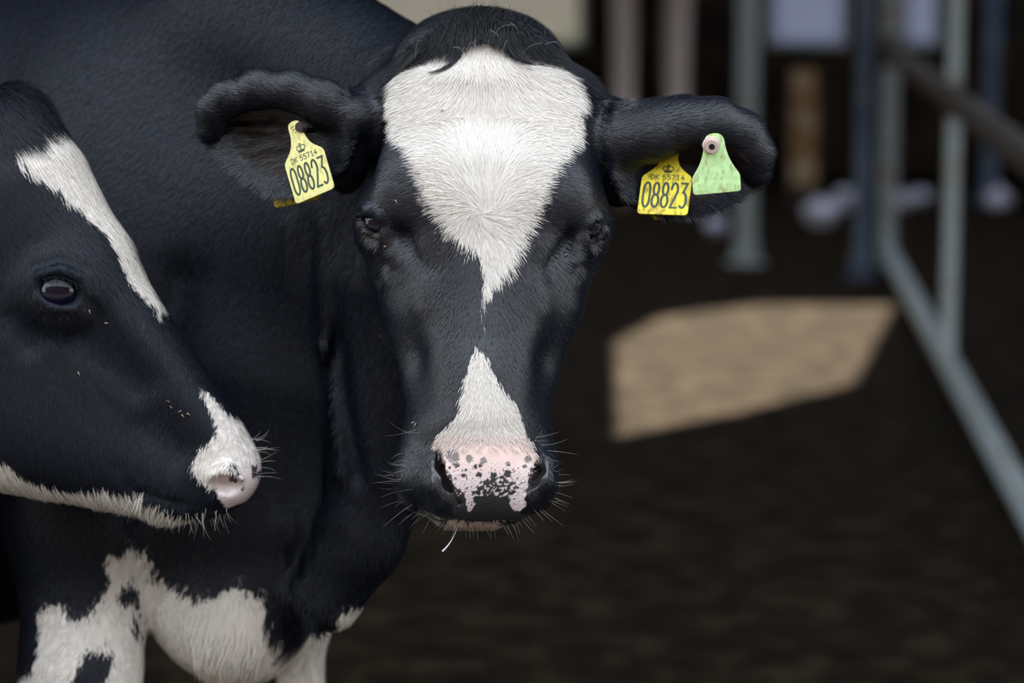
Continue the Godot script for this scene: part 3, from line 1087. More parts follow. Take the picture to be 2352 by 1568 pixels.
	for i in 1900:
		var ang := rng.randf_range(-1.0, 1.0)
		var from := Vector3(1103 + ang * 165, 40 + 75 * ang * ang + rng.randf_range(-6, 60), 0)
		from.z = -95 - 60 * ang * ang + (from.y - 40) * 0.35
		var down := rng.randf_range(25, 75) * (1.0 - 0.3 * absf(ang))
		var out := ang * rng.randf_range(20, 60)
		var end := from + Vector3(out, down, down * 0.30 + 4)
		end.y = minf(end.y, 88 + minf(absf(end.x - 1112) * 0.75, 62) + rng.randf_range(-4, 12))
		var mid := from + Vector3(out * 0.35 + rng.randf_range(-6, 6), down * 0.3 - 5, 26)
		if from.y < 75 and rng.randf() < 0.5:
			end = from + Vector3(rng.randf_range(-25, 25) + ang * 18, -rng.randf_range(18, 50), 6)
			mid = from + Vector3(rng.randf_range(-6, 6), -8, 14)
		strand(st, curve(W(from.x, from.y, from.z), W(mid.x, mid.y, mid.z), W(end.x, end.y, end.z), 6), 0.00032, n)
	for lock in [[1060, 110, 1040, 160, 985, 168, -70], [1170, 100, 1190, 150, 1242, 148, -62], [1185, 95, 1195, 135, 1225, 146, -60], [960, 110, 940, 140, 905, 175, -80]]:
		for i in 26:
			var jx := rng.randf_range(-9, 9)
			var jy := rng.randf_range(-5, 5)
			var z: float = lock[6]
			strand(st, curve(W(lock[0] + jx, lock[1] + jy, z - 12), W(lock[2] + jx * 0.8, lock[3] + jy, z + 30), W(lock[4] + rng.randf_range(-8, 8), lock[5] + jy * 0.4, z + 28), 7), 0.0004, n)
	tag(shift(put("forelock", st.commit(), M.lash, root), root), "", "", "", "stuff")
	st = begin()
	n = [0]
	for i in 14:                                       # pale curly stray hairs in it
		var a := Vector3(rng.randf_range(960, 1270), rng.randf_range(45, 120), -55)
		var side := rng.randf_range(-45, 45)
		strand(st, curve(W(a.x, a.y, a.z), W(a.x + side, a.y - rng.randf_range(-10, 40), a.z + 25), W(a.x + side * 1.2, a.y + rng.randf_range(15, 50), a.z + 12), 8), 0.00012, n)
	tag(shift(put("stray_hairs", st.commit(), M.whisker, root), root), "", "", "", "stuff")

func shift(o: MeshInstance3D, root: Node3D) -> MeshInstance3D:
	o.position = -root.position
	return o

func cow_two() -> void:
	var root := thing("cow", Vector3(W(-1500, 0, -450).x, 0, W(0, 0, -450).z), "cow in profile with thin white blaze, pink nostril and white chin line, untagged", "cow")
	eye_spots = [Vector3(118, 666, 38), Vector3(150, 674, 38)]
	var q := O(W(136, 670, -60))
	eye_spots = [Vector3(q.x - 22, q.y - 6, 34), Vector3(q.x + 22, q.y + 6, 34)]
	prims = []
	head_two()
	body_two()
	var head := box_of([W(-30, 150, -420), W(640, 150, -420), W(-30, 1240, -420), W(640, 1240, -20), W(-30, 150, -20)])
	var body := box_of([Vector3(W(-3100, 0, -700).x, -0.02, W(0, 0, -1200).z), Vector3(W(0, 0, 0).x, 1.75, W(0, 800, 200).z)])
	body = body.expand(head.position)
	var acc := fresh()
	mesh_field(acc, 2, prims, head, [], 0.0032)
	mesh_field(acc, 2, prims, body, [head.grow(-0.008)], 0.02)
	finish(acc, root)
	eye_ball(root, Vector3(136, 668, -112), 58, Vector3.ZERO)
	flecks(root, [Vector2(386, 921), Vector2(392, 934), Vector2(412, 945), Vector2(420, 955), Vector2(433, 951), Vector2(245, 742), Vector2(181, 858), Vector2(206, 716)])
	var rng := RandomNumberGenerator.new()
	rng.seed = 9
	var st := begin()
	var n := [0]
	for i in 80:
		var t := rng.randf()
		var a := Vector3(lerpf(270, 520, t), lerpf(1140, 1190, minf(t * 1.6, 1.0)) - 12, -190 + rng.randf_range(-40, 60))
		if t > 0.8: a.y -= 12
		var long := rng.randf_range(20, 62)
		var e := a + Vector3(rng.randf_range(-22, 14) + 26 * (t - 0.4), long, rng.randf_range(0, 30))
		strand(st, curve(W(a.x, a.y, a.z), W(a.x + rng.randf_range(-6, 6), a.y + long * 0.5, a.z + 14), W(e.x, e.y, e.z)), 0.00017, n)
	for i in 20:
		var a := Vector3(rng.randf_range(560, 592), rng.randf_range(1000, 1110), -180 + rng.randf_range(-40, 40))
		strand(st, curve(W(a.x, a.y, a.z), W(a.x + 25, a.y - 6, a.z + 10), W(a.x + rng.randf_range(25, 60), a.y + rng.randf_range(-25, 10), a.z + 16)), 0.0002, n)
	tag(shift(put("whiskers", st.commit(), M.whisker, root), root), "", "", "", "stuff")
	st = begin()
	n = [0]
	for i in 44:
		var t := i / 43.0
		var a := Vector3(lerpf(94, 184, t), 640 - 12 * sin(t * PI) + 16 * t, -62)
		strand(st, curve(W(a.x, a.y, a.z), W(a.x + 6, a.y - 2, a.z + 30), W(a.x + rng.randf_range(2, 14), a.y + rng.randf_range(8, 20), a.z + 48), 5), 0.0004, n)
	tag(shift(put("eyelashes", st.commit(), M.lash, root), root), "", "", "", "stuff")

# ------------------------------------------------------------------ ear tags
func draw_line(im: Image, a: Vector2, b: Vector2, r: float, c: Color) -> void:
	var x0 := maxi(int(minf(a.x, b.x) - r - 2), 0)
	var x1 := mini(int(maxf(a.x, b.x) + r + 2), im.get_width() - 1)
	var y0 := maxi(int(minf(a.y, b.y) - r - 2), 0)
	var y1 := mini(int(maxf(a.y, b.y) + r + 2), im.get_height() - 1)
	var e := b - a
	var l := maxf(e.length_squared(), 1e-6)
	for y in range(y0, y1 + 1):
		for x in range(x0, x1 + 1):
			var f := Vector2(x, y) - a
			var d := (f - e * clampf(f.dot(e) / l, 0.0, 1.0)).length()
			var s := clampf(r - d + 0.5, 0.0, 1.0)
			if s > 0.0:
				im.set_pixel(x, y, im.get_pixel(x, y).lerp(c, s * c.a))

func ring_pts(cx: float, cy: float, rx: float, ry: float, a0: float, a1: float, n := 14) -> Array:
	var out := []
	for i in n + 1:
		var a := deg_to_rad(lerpf(a0, a1, i / float(n)))
		out.append(Vector2(cx + rx * cos(a), cy + ry * sin(a)))
	return out

func glyph(ch: String) -> Array:      # strokes in a unit box, y down
	match ch:
		"0": return [ring_pts(0.5, 0.3, 0.46, 0.3, 180, 360) + ring_pts(0.5, 0.7, 0.46, 0.3, 0, 180) + [Vector2(0.04, 0.3)]]
		"8": return [ring_pts(0.5, 0.25, 0.38, 0.25, 0, 360, 20), ring_pts(0.5, 0.74, 0.46, 0.26, 0, 360, 20)]
		"2": return [ring_pts(0.5, 0.27, 0.44, 0.27, 185, 380) + [Vector2(0.08, 1), Vector2(0.98, 1)]]
		"3": return [[Vector2(0.08, 0), Vector2(0.92, 0), Vector2(0.42, 0.38)] + ring_pts(0.44, 0.69, 0.5, 0.31, 270, 490)]
		"5": return [[Vector2(0.9, 0), Vector2(0.15, 0), Vector2(0.1, 0.45)] + ring_pts(0.45, 0.68, 0.47, 0.32, 235, 500)]
		"7": return [[Vector2(0.05, 0), Vector2(0.95, 0), Vector2(0.35, 1)]]
		"1": return [[Vector2(0.2, 0.2), Vector2(0.55, 0), Vector2(0.55, 1)], [Vector2(0.25, 1), Vector2(0.85, 1)]]
		"4": return [[Vector2(0.6, 0), Vector2(0.05, 0.68), Vector2(0.98, 0.68)], [Vector2(0.7, 0.4), Vector2(0.7, 1)]]
		"D": return [[Vector2(0.05, 0), Vector2(0.05, 1)] + ring_pts(0.3, 0.5, 0.65, 0.5, 90, -90) + [Vector2(0.05, 0)]]
		"K": return [[Vector2(0.05, 0), Vector2(0.05, 1)], [Vector2(0.9, 0), Vector2(0.1, 0.55)], [Vector2(0.35, 0.4), Vector2(0.95, 1)]]
	return []

func write_text(im: Image, text: String, at: Vector2, size: Vector2, step: float, r: float, c: Color) -> void:
	for ch in text:
		for stroke in glyph(ch):
			for i in stroke.size() - 1:
				draw_line(im, at + stroke[i] * size, at + stroke[i + 1] * size, r, c)
		at.x += step if ch != " " else step * 0.55

const TW := 400
const TH := 640
# canvas: 1.0 tag width = 360 px, x centre 200, bottom edge at y 630
func tag_print(ground_c: Color, dirt: float, printed: bool, sd: int) -> ImageTexture:
	var im := Image.create(TW, TH, false, Image.FORMAT_RGBA8)
	var nz := FastNoiseLite.new()
	nz.seed = sd
	nz.frequency = 0.012
	nz.fractal_octaves = 5
	for y in TH:
		for x in TW:
			var s := nz.get_noise_2d(x, y)
			var t := nz.get_noise_2d(x * 1.6 + 900.0, y * 0.7)
			var c := ground_c * (1.0 + 0.10 * s)
			c = c.lerp(Color(0.45, 0.30, 0.08), dirt * clampf(t * 2.2 - 0.25, 0.0, 0.8))
			c = c.lerp(Color(0.36, 0.28, 0.10), dirt * clampf((y - 575.0) / 55.0, 0.0, 1.0) * clampf(s * 3.0 + 0.2, 0.0, 0.8))
			c.a = 1.0
			im.set_pixel(x, y, c)
	if printed:
		var ink := Color(0.20, 0.27, 0.21, 0.93)
		write_text(im, "08823", Vector2(44, 372), Vector2(50, 200), 66, 8.5, ink)
		write_text(im, "DK 55714", Vector2(84, 305), Vector2(24, 38), 33, 3.4, ink)
		# crown
		var cx := 200.0
		var cy := 282.0
		for q in [[-26, 0, 26, 0], [-26, -6, 26, -6], [-24, -12, 24, -12]]:
			draw_line(im, Vector2(cx + q[0], cy + q[1]), Vector2(cx + q[2], cy + q[3]), 3.4, ink)
		for s in [-1.0, 1.0]:
			for arc in [ring_pts(cx + s * 21, cy - 30, 17, 17, 90 if s > 0 else 90, -120 if s > 0 else 300, 12), ring_pts(cx + s * 8, cy - 28, 9, 18, 90, -90 if s < 0 else 270, 10)]:
				for i in arc.size() - 1: draw_line(im, arc[i], arc[i + 1], 3.6, ink)
		draw_line(im, Vector2(cx, cy - 10), Vector2(cx, cy - 66), 4.0, ink)
		draw_line(im, Vector2(cx - 9, cy - 58), Vector2(cx + 9, cy - 58), 3.2, ink)
		for i in 3: draw_line(im, Vector2(168 + i * 12, 90 + i * 22), Vector2(196 + i * 12, 82 + i * 22), 3.0, Color(0.35, 0.12, 0.02, 0.8))
	return ImageTexture.create_from_image(im)

func rounded(pts: Array, rad: Array) -> PackedVector2Array:
	var out := PackedVector2Array()
	var n := pts.size()
	for i in n:
		var p: Vector2 = pts[i]
		var r: float = rad[i]
		if r <= 0.0:
			out.append(p)
			continue
		var a: Vector2 = p + (pts[(i + n - 1) % n] - p).normalized() * r
		var b: Vector2 = p + (pts[(i + 1) % n] - p).normalized() * r
		for j in 6:
			var t := j / 5.0
			out.append(a * (1 - t) * (1 - t) + p * 2 * t * (1 - t) + b * t * t)
	return out

# a flat tag with chamfered edges, its print side towards +z
func plate(shape: PackedVector2Array, w: float, thick: float, curl: float) -> ArrayMesh:
	var st := begin()
	var tri := Geometry2D.triangulate_polygon(shape)
	var inner := Geometry2D.offset_polygon(shape, -0.018)[0]
	var tin := Geometry2D.triangulate_polygon(inner)
	var bend := func(p: Vector2, z: float) -> Vector3: return Vector3(p.x * w, p.y * w, z + curl * w * (p.x * p.x - 0.1 * p.y * p.y))
	var uv := func(p: Vector2) -> Vector2: return Vector2((200.0 + p.x * 360.0) / TW, (630.0 - p.y * 360.0) / TH)
	var add := func(p: Vector2, z: float, n: Vector3) -> void:
		st.set_normal(n.normalized())
		st.set_uv(uv.call(p))
		st.add_vertex(bend.call(p, z))
	var ccw := not Geometry2D.is_polygon_clockwise(shape)
	for side in [1.0, -1.0]:
		for i in range(0, tri.size(), 3):
			var a := shape[tri[i]]
			var b := shape[tri[i + 1]]
			var c := shape[tri[i + 2]]
			var pos := (b - a).cross(c - a) > 0.0
			var order := [a, c, b] if pos == (side > 0.0) else [a, b, c]
			for q in order: add.call(q, side * thick * 0.5, Vector3(0, 0, side))
	var n := shape.size()
	for i in n:
		var a := shape[i]
		var b := shape[(i + 1) % n]
		var d := (b - a).normalized()
		var out := Vector3(d.y, -d.x, 0) if ccw else Vector3(-d.y, d.x, 0)
		var quad := [[a, 0.5], [b, 0.5], [b, -0.5], [a, 0.5], [b, -0.5], [a, -0.5]] if ccw else [[a, 0.5], [b, -0.5], [b, 0.5], [a, 0.5], [a, -0.5], [b, -0.5]]
		for q in quad: add.call(q[0], q[1] * thick, out)
	return st.commit()

func cow_tag_shape() -> PackedVector2Array:
	return rounded([Vector2(-0.5, 0), Vector2(0.5, 0), Vector2(0.5, 0.86), Vector2(0.24, 1.08), Vector2(0.155, 1.3), Vector2(0.155, 1.62), Vector2(-0.155, 1.62), Vector2(-0.155, 1.3), Vector2(-0.24, 1.08), Vector2(-0.5, 0.86)], [0.09, 0.09, 0.08, 0.1, 0.1, 0.14, 0.14, 0.1, 0.1, 0.08])

func bell_tag_shape() -> PackedVector2Array:
	return rounded([Vector2(-0.5, 0), Vector2(0.5, 0), Vector2(0.5, 0.34), Vector2(0.31, 0.62), Vector2(0.215, 0.92), Vector2(0.2, 1.2), Vector2(-0.2, 1.2), Vector2(-0.215, 0.92), Vector2(-0.31, 0.62), Vector2(-0.5, 0.34)], [0.07, 0.07, 0.06, 0.15, 0.15, 0.19, 0.19, 0.15, 0.15, 0.06])

# bottom corners and the upper corner on the viewer's side, as pixels and depth
func placed(o: Node3D, bl: Vector3, br: Vector3, up: Vector3) -> float:
	var a := W(bl.x, bl.y, bl.z)
	var b := W(br.x, br.y, br.z)
	var u := b - a
	var v := W(up.x, up.y, up.z) - a
	var uu := u.normalized()
	var vv := (v - uu * v.dot(uu)).normalized()
	o.transform = Transform3D(Basis(uu, vv, uu.cross(vv)), (a + b) * 0.5)
	return u.length()

func rod(r0: float, r1: float, l: float) -> CylinderMesh:
	var c := CylinderMesh.new()
	c.top_radius = r1
	c.bottom_radius = r0
	c.height = l
	c.radial_segments = 28
	return c

func ear_tags() -> void:
	var o := thing("ear_tag", Vector3.ZERO, "yellow numbered tag tilted in the cow's ear beside the profile cow", "ear tag", "")
	var w := placed(o, Vector3(680, 469, -118), Vector3(768, 432, -62), Vector3(637, 372, -140))
	put("front_plate", plate(cow_tag_shape(), w, 0.0018, -0.06), M.tag_a, o)
	var stud := put("stud", rod(0.0068, 0.0052, 0.006), M.stud_dark, o, Vector3(0.16 * w, 1.44 * w, 0.003))
	stud.rotation = Vector3(PI / 2, 0, 0)
	var back := put("back_plate", plate(cow_tag_shape(), w, 0.0018, 0.0), M.tag_back, o, Vector3.ZERO)
	var inv := o.transform.affine_inverse()
	var t := Node3D.new()
	placed(t, Vector3(626, 479, -222), Vector3(742, 455, -205), Vector3(606, 380, -240))
	back.transform = inv * t.transform
	t.free()
	var pin := put("pin", rod(0.003, 0.003, 0.05), M.stud_dark, o, Vector3(0, 1.44 * w, -0.026))
	pin.rotation = Vector3(PI / 2, 0, 0)
	tag(o, "yellow numbered tag tilted in the ear on the side of the profile cow", "ear tag")

	o = thing("ear_tag", Vector3.ZERO, "yellow numbered tag hanging half under hair beside the pale green tag", "ear tag")
	w = placed(o, Vector3(1463, 491, -92), Vector3(1579, 495, -66), Vector3(1487, 395, -142))
	put("front_plate", plate(cow_tag_shape(), w, 0.0018, 0.0), M.tag_b, o)
	back = put("back_plate", plate(cow_tag_shape(), w, 0.0018, 0.0), M.tag_back, o)
	inv = o.transform.affine_inverse()
	t = Node3D.new()
	placed(t, Vector3(1500, 505, -225), Vector3(1612, 497, -235), Vector3(1512, 408, -260))
	back.transform = inv * t.transform
	t.free()
	pin = put("pin", rod(0.003, 0.003, 0.03), M.stud_dark, o, Vector3(0, 1.44 * w, -0.016))
	pin.rotation = Vector3(PI / 2, 0, 0)

	o = thing("ear_tag", Vector3.ZERO, "pale green blank tag with a round stud near the tip of the ear", "ear tag")
	w = placed(o, Vector3(1593, 448, -46), Vector3(1702, 438, -72), Vector3(1596, 408, -42))
	put("front_plate", plate(bell_tag_shape(), w, 0.0018, -0.05), M.tag_green, o)
	var at := Vector3(-0.075 * w, 0.97 * w, 0.0)
	stud = put("stud", rod(0.0086, 0.0072, 0.011), M.stud, o, at + Vector3(0, 0, 0.005))
	stud.rotation = Vector3(PI / 2 + 0.25, 0, 0.4)
	var ringm := TorusMesh.new()
	ringm.inner_radius = 0.0068
	ringm.outer_radius = 0.0098
	ringm.rings = 32
	ringm.ring_segments = 12
	var rim := put("stud_collar", ringm, M.stud, o, at + Vector3(0, 0, 0.001))
	rim.rotation = Vector3(PI / 2, 0, 0)
	var hole := put("stud_hole", rod(0.0035, 0.0030, 0.0014), M.stud_dark, stud, Vector3(0, 0.0056, 0))
	hole.rotation = Vector3.ZERO
	pin = put("pin", rod(0.003, 0.003, 0.036), M.stud, o, at + Vector3(0, 0, -0.018))
	pin.rotation = Vector3(PI / 2, 0, 0)

# ------------------------------------------------------------------ barn
func pipe_mesh(a: Vector3, b: Vector3, r: float, rb := -1.0) -> ArrayMesh:
	var st := begin()
	var d := (b - a).normalized()
	var x := d.cross(Vector3(0.13, 0.2, 0.97)).normalized()
	var y := d.cross(x)
	var n := 24
	var rows := [[a, 0.001], [a, r * 0.93], [a + d * r * 0.07, r], [b - d * r * 0.07, r if rb < 0 else rb], [b, (r if rb < 0 else rb) * 0.93], [b, 0.001]]
	for j in rows.size() - 1:
		for i in n:
			var q := []
			for k in [[j, i], [j, i + 1], [j + 1, i + 1], [j + 1, i]]:
				var an: float = TAU * k[1] / n
				var o := x * cos(an) + y * sin(an)
				var nr := o
				if j == 0: nr = -d
				elif j == 4: nr = d
				elif j == 1 and k[0] == 1: nr = (o - d).normalized()
				elif j == 3 and k[0] == 4: nr = (o + d).normalized()
				q.append([rows[k[0]][0] + o * rows[k[0]][1], nr])
			for k in [0, 2, 1, 0, 3, 2]:
				st.set_normal(q[k][1])
				st.add_vertex(q[k][0])
	return st.commit()

func box_part(called: String, lo: Vector3, hi: Vector3, m: Material, parent: Node3D) -> MeshInstance3D:
	var b := BoxMesh.new()
	b.size = hi - lo
	var o := put(called, b, m, parent, (lo + hi) * 0.5 - (parent.position if parent != self else Vector3.ZERO))
	if parent == self: o.set_meta("kind", "structure")
	return o

const BACK := -15.0
const ROOF := 3.6
const SUN := Vector3(-0.28, 0.82, -0.50)

func barn() -> void:
	# floor
	box_part("floor_outside", Vector3(-12, -0.2, BACK - 9), Vector3(12, 0.0, BACK - 0.07), M.pale_yard, self)
	box_part("floor", Vector3(-9, -0.2, BACK - 0.07), Vector3(9, 0.0, -1.6), M.dirt, self)
	box_part("floor_yard", Vector3(-9, -0.2, -1.6), Vector3(9, 0.0, 7.2), M.concrete, self)
	# the dark barn across the yard
	box_part("wall_opposite", Vector3(-15, 0, 6.6), Vector3(15, 6.6, 6.8), M.dado, self)
	# roof with an open skylight that lets the sun patch in
	var hole := PackedVector2Array()
	for q in [Vector2(1372, 1012), Vector2(1374, 775), Vector2(1480, 718), Vector2(1700, 690), Vector2(2060, 690), Vector2(1960, 880), Vector2(1700, 945)]:
		var g := ground(q.x, q.y)
		g += SUN * (ROOF / SUN.y)
		hole.append(Vector2(g.x, g.z))
	var roof := CSGBox3D.new()
	roof.name = "ceiling"
	roof.size = Vector3(16, 0.16, -3.2 - BACK + 0.3)
	roof.position = Vector3(0, ROOF + 0.08, (-3.2 + BACK - 0.3) * 0.5)
	roof.material = M.roof
	roof.set_meta("kind", "structure")
	add_child(roof)
	var cutter := CSGPolygon3D.new()
	cutter.name = "skylight_opening"
	cutter.operation = CSGShape3D.OPERATION_SUBTRACTION
	var pts := PackedVector2Array()
	for q in hole: pts.append(Vector2(q.x - roof.position.x, q.y - roof.position.z))
	cutter.polygon = pts
	cutter.depth = 2.0
	cutter.rotation = Vector3(PI / 2, 0, 0)
	cutter.position = Vector3(0, -0.7, 0)
	cutter.material = M.roof
	roof.add_child(cutter)
	var light_cut := CSGBox3D.new()
	light_cut.name = "skylight_opening"
	light_cut.operation = CSGShape3D.OPERATION_SUBTRACTION
	light_cut.size = Vector3(4.0, 1.0, 1.6)
	light_cut.position = Vector3(2.6, ROOF + 0.08, -10.9) - roof.position
	light_cut.material = M.roof
	roof.add_child(light_cut)
	box_part("window_skylight", Vector3(0.55, ROOF + 0.17, -11.75), Vector3(4.65, ROOF + 0.176, -10.05), M.skylight, self)
	box_part("wall_side", Vector3(-8.15, 0, BACK - 0.15), Vector3(-8, ROOF, -3.2), M.boards, self)
	box_part("wall_end", Vector3(8, 0, BACK - 0.15), Vector3(8.15, ROOF, -3.2), M.boards, self)
	# back wall: low and dark, translucent sheets above it
	var sill := at_z(1855, 108, BACK).y
	box_part("wall_back", Vector3(-8, 0, BACK - 0.15), Vector3(8, sill, BACK), M.dado, self)
	# upper wall and windows
	var e := func(px: float) -> float: return at_z(px, 40, BACK).x
	var bays := [[-8.0, e.call(1345), "panel"], [e.call(1345), e.call(1760), "wall"], [e.call(1760), e.call(1948), "pane"], [e.call(1948), e.call(2066), "wall"], [e.call(2066), e.call(2164), "pane"], [e.call(2164), 8.0, "wall"]]
	var nw := 1
	for b in bays:
		if b[2] == "wall":
			box_part("wall_back_upper", Vector3(b[0], sill, BACK - 0.15), Vector3(b[1], ROOF, BACK), M.dark_boards, self)
		else:
			var wn := Node3D.new()
			wn.name = "window_%d" % nw
			nw += 1
			wn.position = Vector3((b[0] + b[1]) * 0.5, sill, BACK)
			wn.set_meta("kind", "structure")
			add_child(wn)
			box_part("window_pane", Vector3(b[0] + 0.03, sill + 0.03, BACK - 0.06), Vector3(b[1] - 0.03, 2.4, BACK - 0.056), M.sheet_white if b[2] == "panel" else M.sheet_blue, wn)
			box_part("window_frame", Vector3(b[0], sill, BACK - 0.1), Vector3(b[1], sill + 0.035, BACK + 0.02), M.galv, wn)
			box_part("window_frame", Vector3(b[0], 2.4, BACK - 0.1), Vector3(b[1], 2.44, BACK + 0.02), M.galv, wn)
			box_part("window_frame", Vector3(b[0], sill + 0.035, BACK - 0.1), Vector3(b[0] + 0.035, 2.4, BACK + 0.02), M.galv, wn)
			box_part("window_frame", Vector3(b[1] - 0.035, sill + 0.035, BACK - 0.1), Vector3(b[1], 2.4, BACK + 0.02), M.galv, wn)
			box_part("wall_back_upper", Vector3(b[0], 2.44, BACK - 0.15), Vector3(b[1], ROOF, BACK), M.dark_boards, self)

func post(px: float, base_y: float, r: float, m: Material, label: String, top := ROOF, called := "barn_post") -> void:
	var g := ground(px, base_y)
	var o := thing(called, g, label, "post")
	put("pole", pipe_mesh(Vector3.ZERO, Vector3(0, top, 0), r), m, o)
	put("foot_plate", pipe_mesh(Vector3(0, 0, 0), Vector3(0, 0.012, 0), r * 1.9), m, o)
	put("collar", pipe_mesh(Vector3(0, 0.012, 0), Vector3(0, 0.09, 0), r * 1.18), m, o)

func stalls() -> void:
	post(1712, 604, 0.044, M.galv, "grey steel post behind the green ear tag")
	post(1978, 636, 0.034, M.galv_blue, "bluish steel post standing just behind the start of the gate")
	post(2272, 470, 0.042, M.galv_blue, "bluish steel post by the wall past the gate, beyond the upper rail")
	# gate that runs towards the viewer
	var a := ground(2036, 612)
	a.y = 0.0
	var b := Vector3(1.185, 0, -6.3)
	var far := Vector3(a.x, 0, a.z)
	var near := far + (b - far) * 1.35
	var d := (near - far).normalized()
	var o := thing("barn_gate", far, "long galvanised pipe gate with two rails slanting towards the viewer", "gate")
	var low := 0.07
	var high := 0.86
	put("top_rail", pipe_mesh(Vector3(0, high, 0), near - far + Vector3(0, high, 0), 0.040), M.rust, o)
	put("bottom_rail", pipe_mesh(Vector3(0, low, 0), near - far + Vector3(0, low, 0), 0.034), M.galv, o)
	put("upright", pipe_mesh(Vector3(0, 0, 0), Vector3(0, 1.25, 0), 0.036), M.galv, o)
	for l in [2.75, 5.2]:
		var p: Vector3 = d * l
		put("upright", pipe_mesh(p + Vector3(0, low, 0), p + Vector3(0, 1.3, 0), 0.024), M.galv, o)
		put("clamp", pipe_mesh(p + Vector3(0, high - 0.05, 0), p + Vector3(0, high + 0.05, 0), 0.034), M.rust, o)
	put("clamp", pipe_mesh(Vector3(0, high - 0.06, 0), Vector3(0, high + 0.06, 0), 0.045), M.rust, o)
	put("end_foot", pipe_mesh(near - far, near - far + Vector3(0, 1.25, 0), 0.036), M.galv, o)
	# timber post by the windows
	var g := ground(1842, 470)
	o = thing("timber_post", g, "weathered timber post below the bluish window", "post")
	box_part("shaft", g + Vector3(-0.06, 0.1, -0.05), g + Vector3(0.06, sill_y() - 0.02, 0.05), M.timber, o)
	box_part("shoe", g + Vector3(-0.075, 0, -0.065), g + Vector3(0.075, 0.1, 0.065), M.rust, o)

func scraps() -> void:
	var rng := RandomNumberGenerator.new()
	rng.seed = 3
	var spots := [[1642, 522, 0.05], [1888, 500, 0.075], [1908, 478, 0.05], [1944, 462, 0.065], [2076, 462, 0.05], [2116, 452, 0.05], [2292, 462, 0.065]]
	var says := ["by the first steel post", "in the middle of the pale cluster", "on the pale cluster, topmost", "beside the bluish post", "close behind the gate's start", "between gate start and upright", "by the far post, apart from the rest"]
	for i in spots.size():
		var q: Array = spots[i]
		var g := ground(q[0], q[1] + 18.0)
		var st := begin()
		var sph := SphereMesh.new()
		sph.radial_segments = 20
		sph.rings = 12
		sph.radius = 1.0
		sph.height = 2.0
		var a := sph.get_mesh_arrays()
		var v: PackedVector3Array = a[Mesh.ARRAY_VERTEX]
		for ix in a[Mesh.ARRAY_INDEX]:
			var p := v[ix]
			var k := 1.0 + 0.45 * noise_a.get_noise_3d(p.x * 40.0 + i * 99.0, p.y * 40.0, p.z * 40.0)
			st.add_vertex(Vector3(p.x * k, maxf(p.y * k * 0.8 + 0.75, 0.0), p.z * k) * q[2])
		st.generate_normals()
		var o := put("plastic_scrap", st.commit(), M.plastic, self, g)
		tag(o, "crumpled pale plastic scrap on the dark floor " + says[i], "scrap", "plastic scraps on the barn floor")

func sill_y() -> float:
	return at_z(1855, 108, BACK).y

func far_cow() -> void:
	var g := ground(1500, 480)
	var root := thing("cow", g, "white legged cow standing far back in the barn behind the ear", "cow")
	prims = []
	var l := ground(1430, 484)
	var r := ground(1554, 484)
	for f in [l, r]:
		limb(f + Vector3(0, 1.15, 0), f + Vector3(0, 0.46, 0.02), 0.062, 0.05, 0.05)
		limb(f + Vector3(0, 0.46, 0.02), f + Vector3(0, 0.42, 0.02), 0.072, 0.072, 0.03)
		limb(f + Vector3(0, 0.42, 0.02), f + Vector3(0, 0.13, 0.0), 0.058, 0.048, 0.03)
		limb(f + Vector3(0, 0.13, 0.0), f + Vector3(0, 0.05, 0.04), 0.055, 0.06, 0.03)
		limb(f + Vector3(0.045, 1.1, -1.1), f + Vector3(0.045, 0.06, -1.15), 0.06, 0.045, 0.05)
	var mid := (l + r) * 0.5
	limb(mid + Vector3(0, 1.38, -0.1), mid + Vector3(0, 1.38, -1.15), 0.35, 0.36, 0.06)
	limb(mid + Vector3(0, 1.45, 0.0), mid + Vector3(0.1, 1.6, 0.5), 0.2, 0.14, 0.1)
	limb(mid + Vector3(0.1, 1.6, 0.5), mid + Vector3(0.14, 1.40, 0.85), 0.12, 0.07, 0.06)
	for s in [-1.0, 1.0]:
		limb(mid + Vector3(0.1 + s * 0.1, 1.66, 0.5), mid + Vector3(0.1 + s * 0.26, 1.64, 0.48), 0.05, 0.02, 0.03)
	var acc := fresh()
	mesh_field(acc, 3, prims, box_of([mid + Vector3(-0.7, -0.03, -1.7), mid + Vector3(0.8, 1.95, 1.05)]), [], 0.02, false)
	finish3(acc, root)

func finish3(acc: Dictionary, root: Node3D) -> void:
	var me := ArrayMesh.new()
	var pos: PackedVector3Array = acc.v[0]
	var col: PackedColorArray = acc.c[0]
	for j in pos.size():
		pos[j] -= root.position
		var h := pos[j].y
		var c := Color(0.86, 0.77, 0.70)
		var s := noise_b.get_noise_3d(pos[j].x * 90.0, h * 90.0, pos[j].z * 90.0)
		c = c.lerp(Color(0.18, 0.10, 0.05), clampf(exp(-pow((h - 0.42) / 0.07, 2.0)) * 0.9 + s * 0.5 - 0.1, 0.0, 0.9))
		c = c.lerp(Color(0.10, 0.07, 0.04), clampf((0.14 - h) / 0.1, 0.0, 0.8))
		if h > 1.35 + s * 0.3: c = Color(0.03, 0.026, 0.024)
		col[j] = c
	var a := []
	a.resize(Mesh.ARRAY_MAX)
	a[Mesh.ARRAY_VERTEX] = pos
	a[Mesh.ARRAY_NORMAL] = acc.n[0]
	a[Mesh.ARRAY_COLOR] = col
	a[Mesh.ARRAY_INDEX] = acc.i[0]
	me.add_surface_from_arrays(Mesh.PRIMITIVE_TRIANGLES, a)
	put("body", me, M.skin, root)

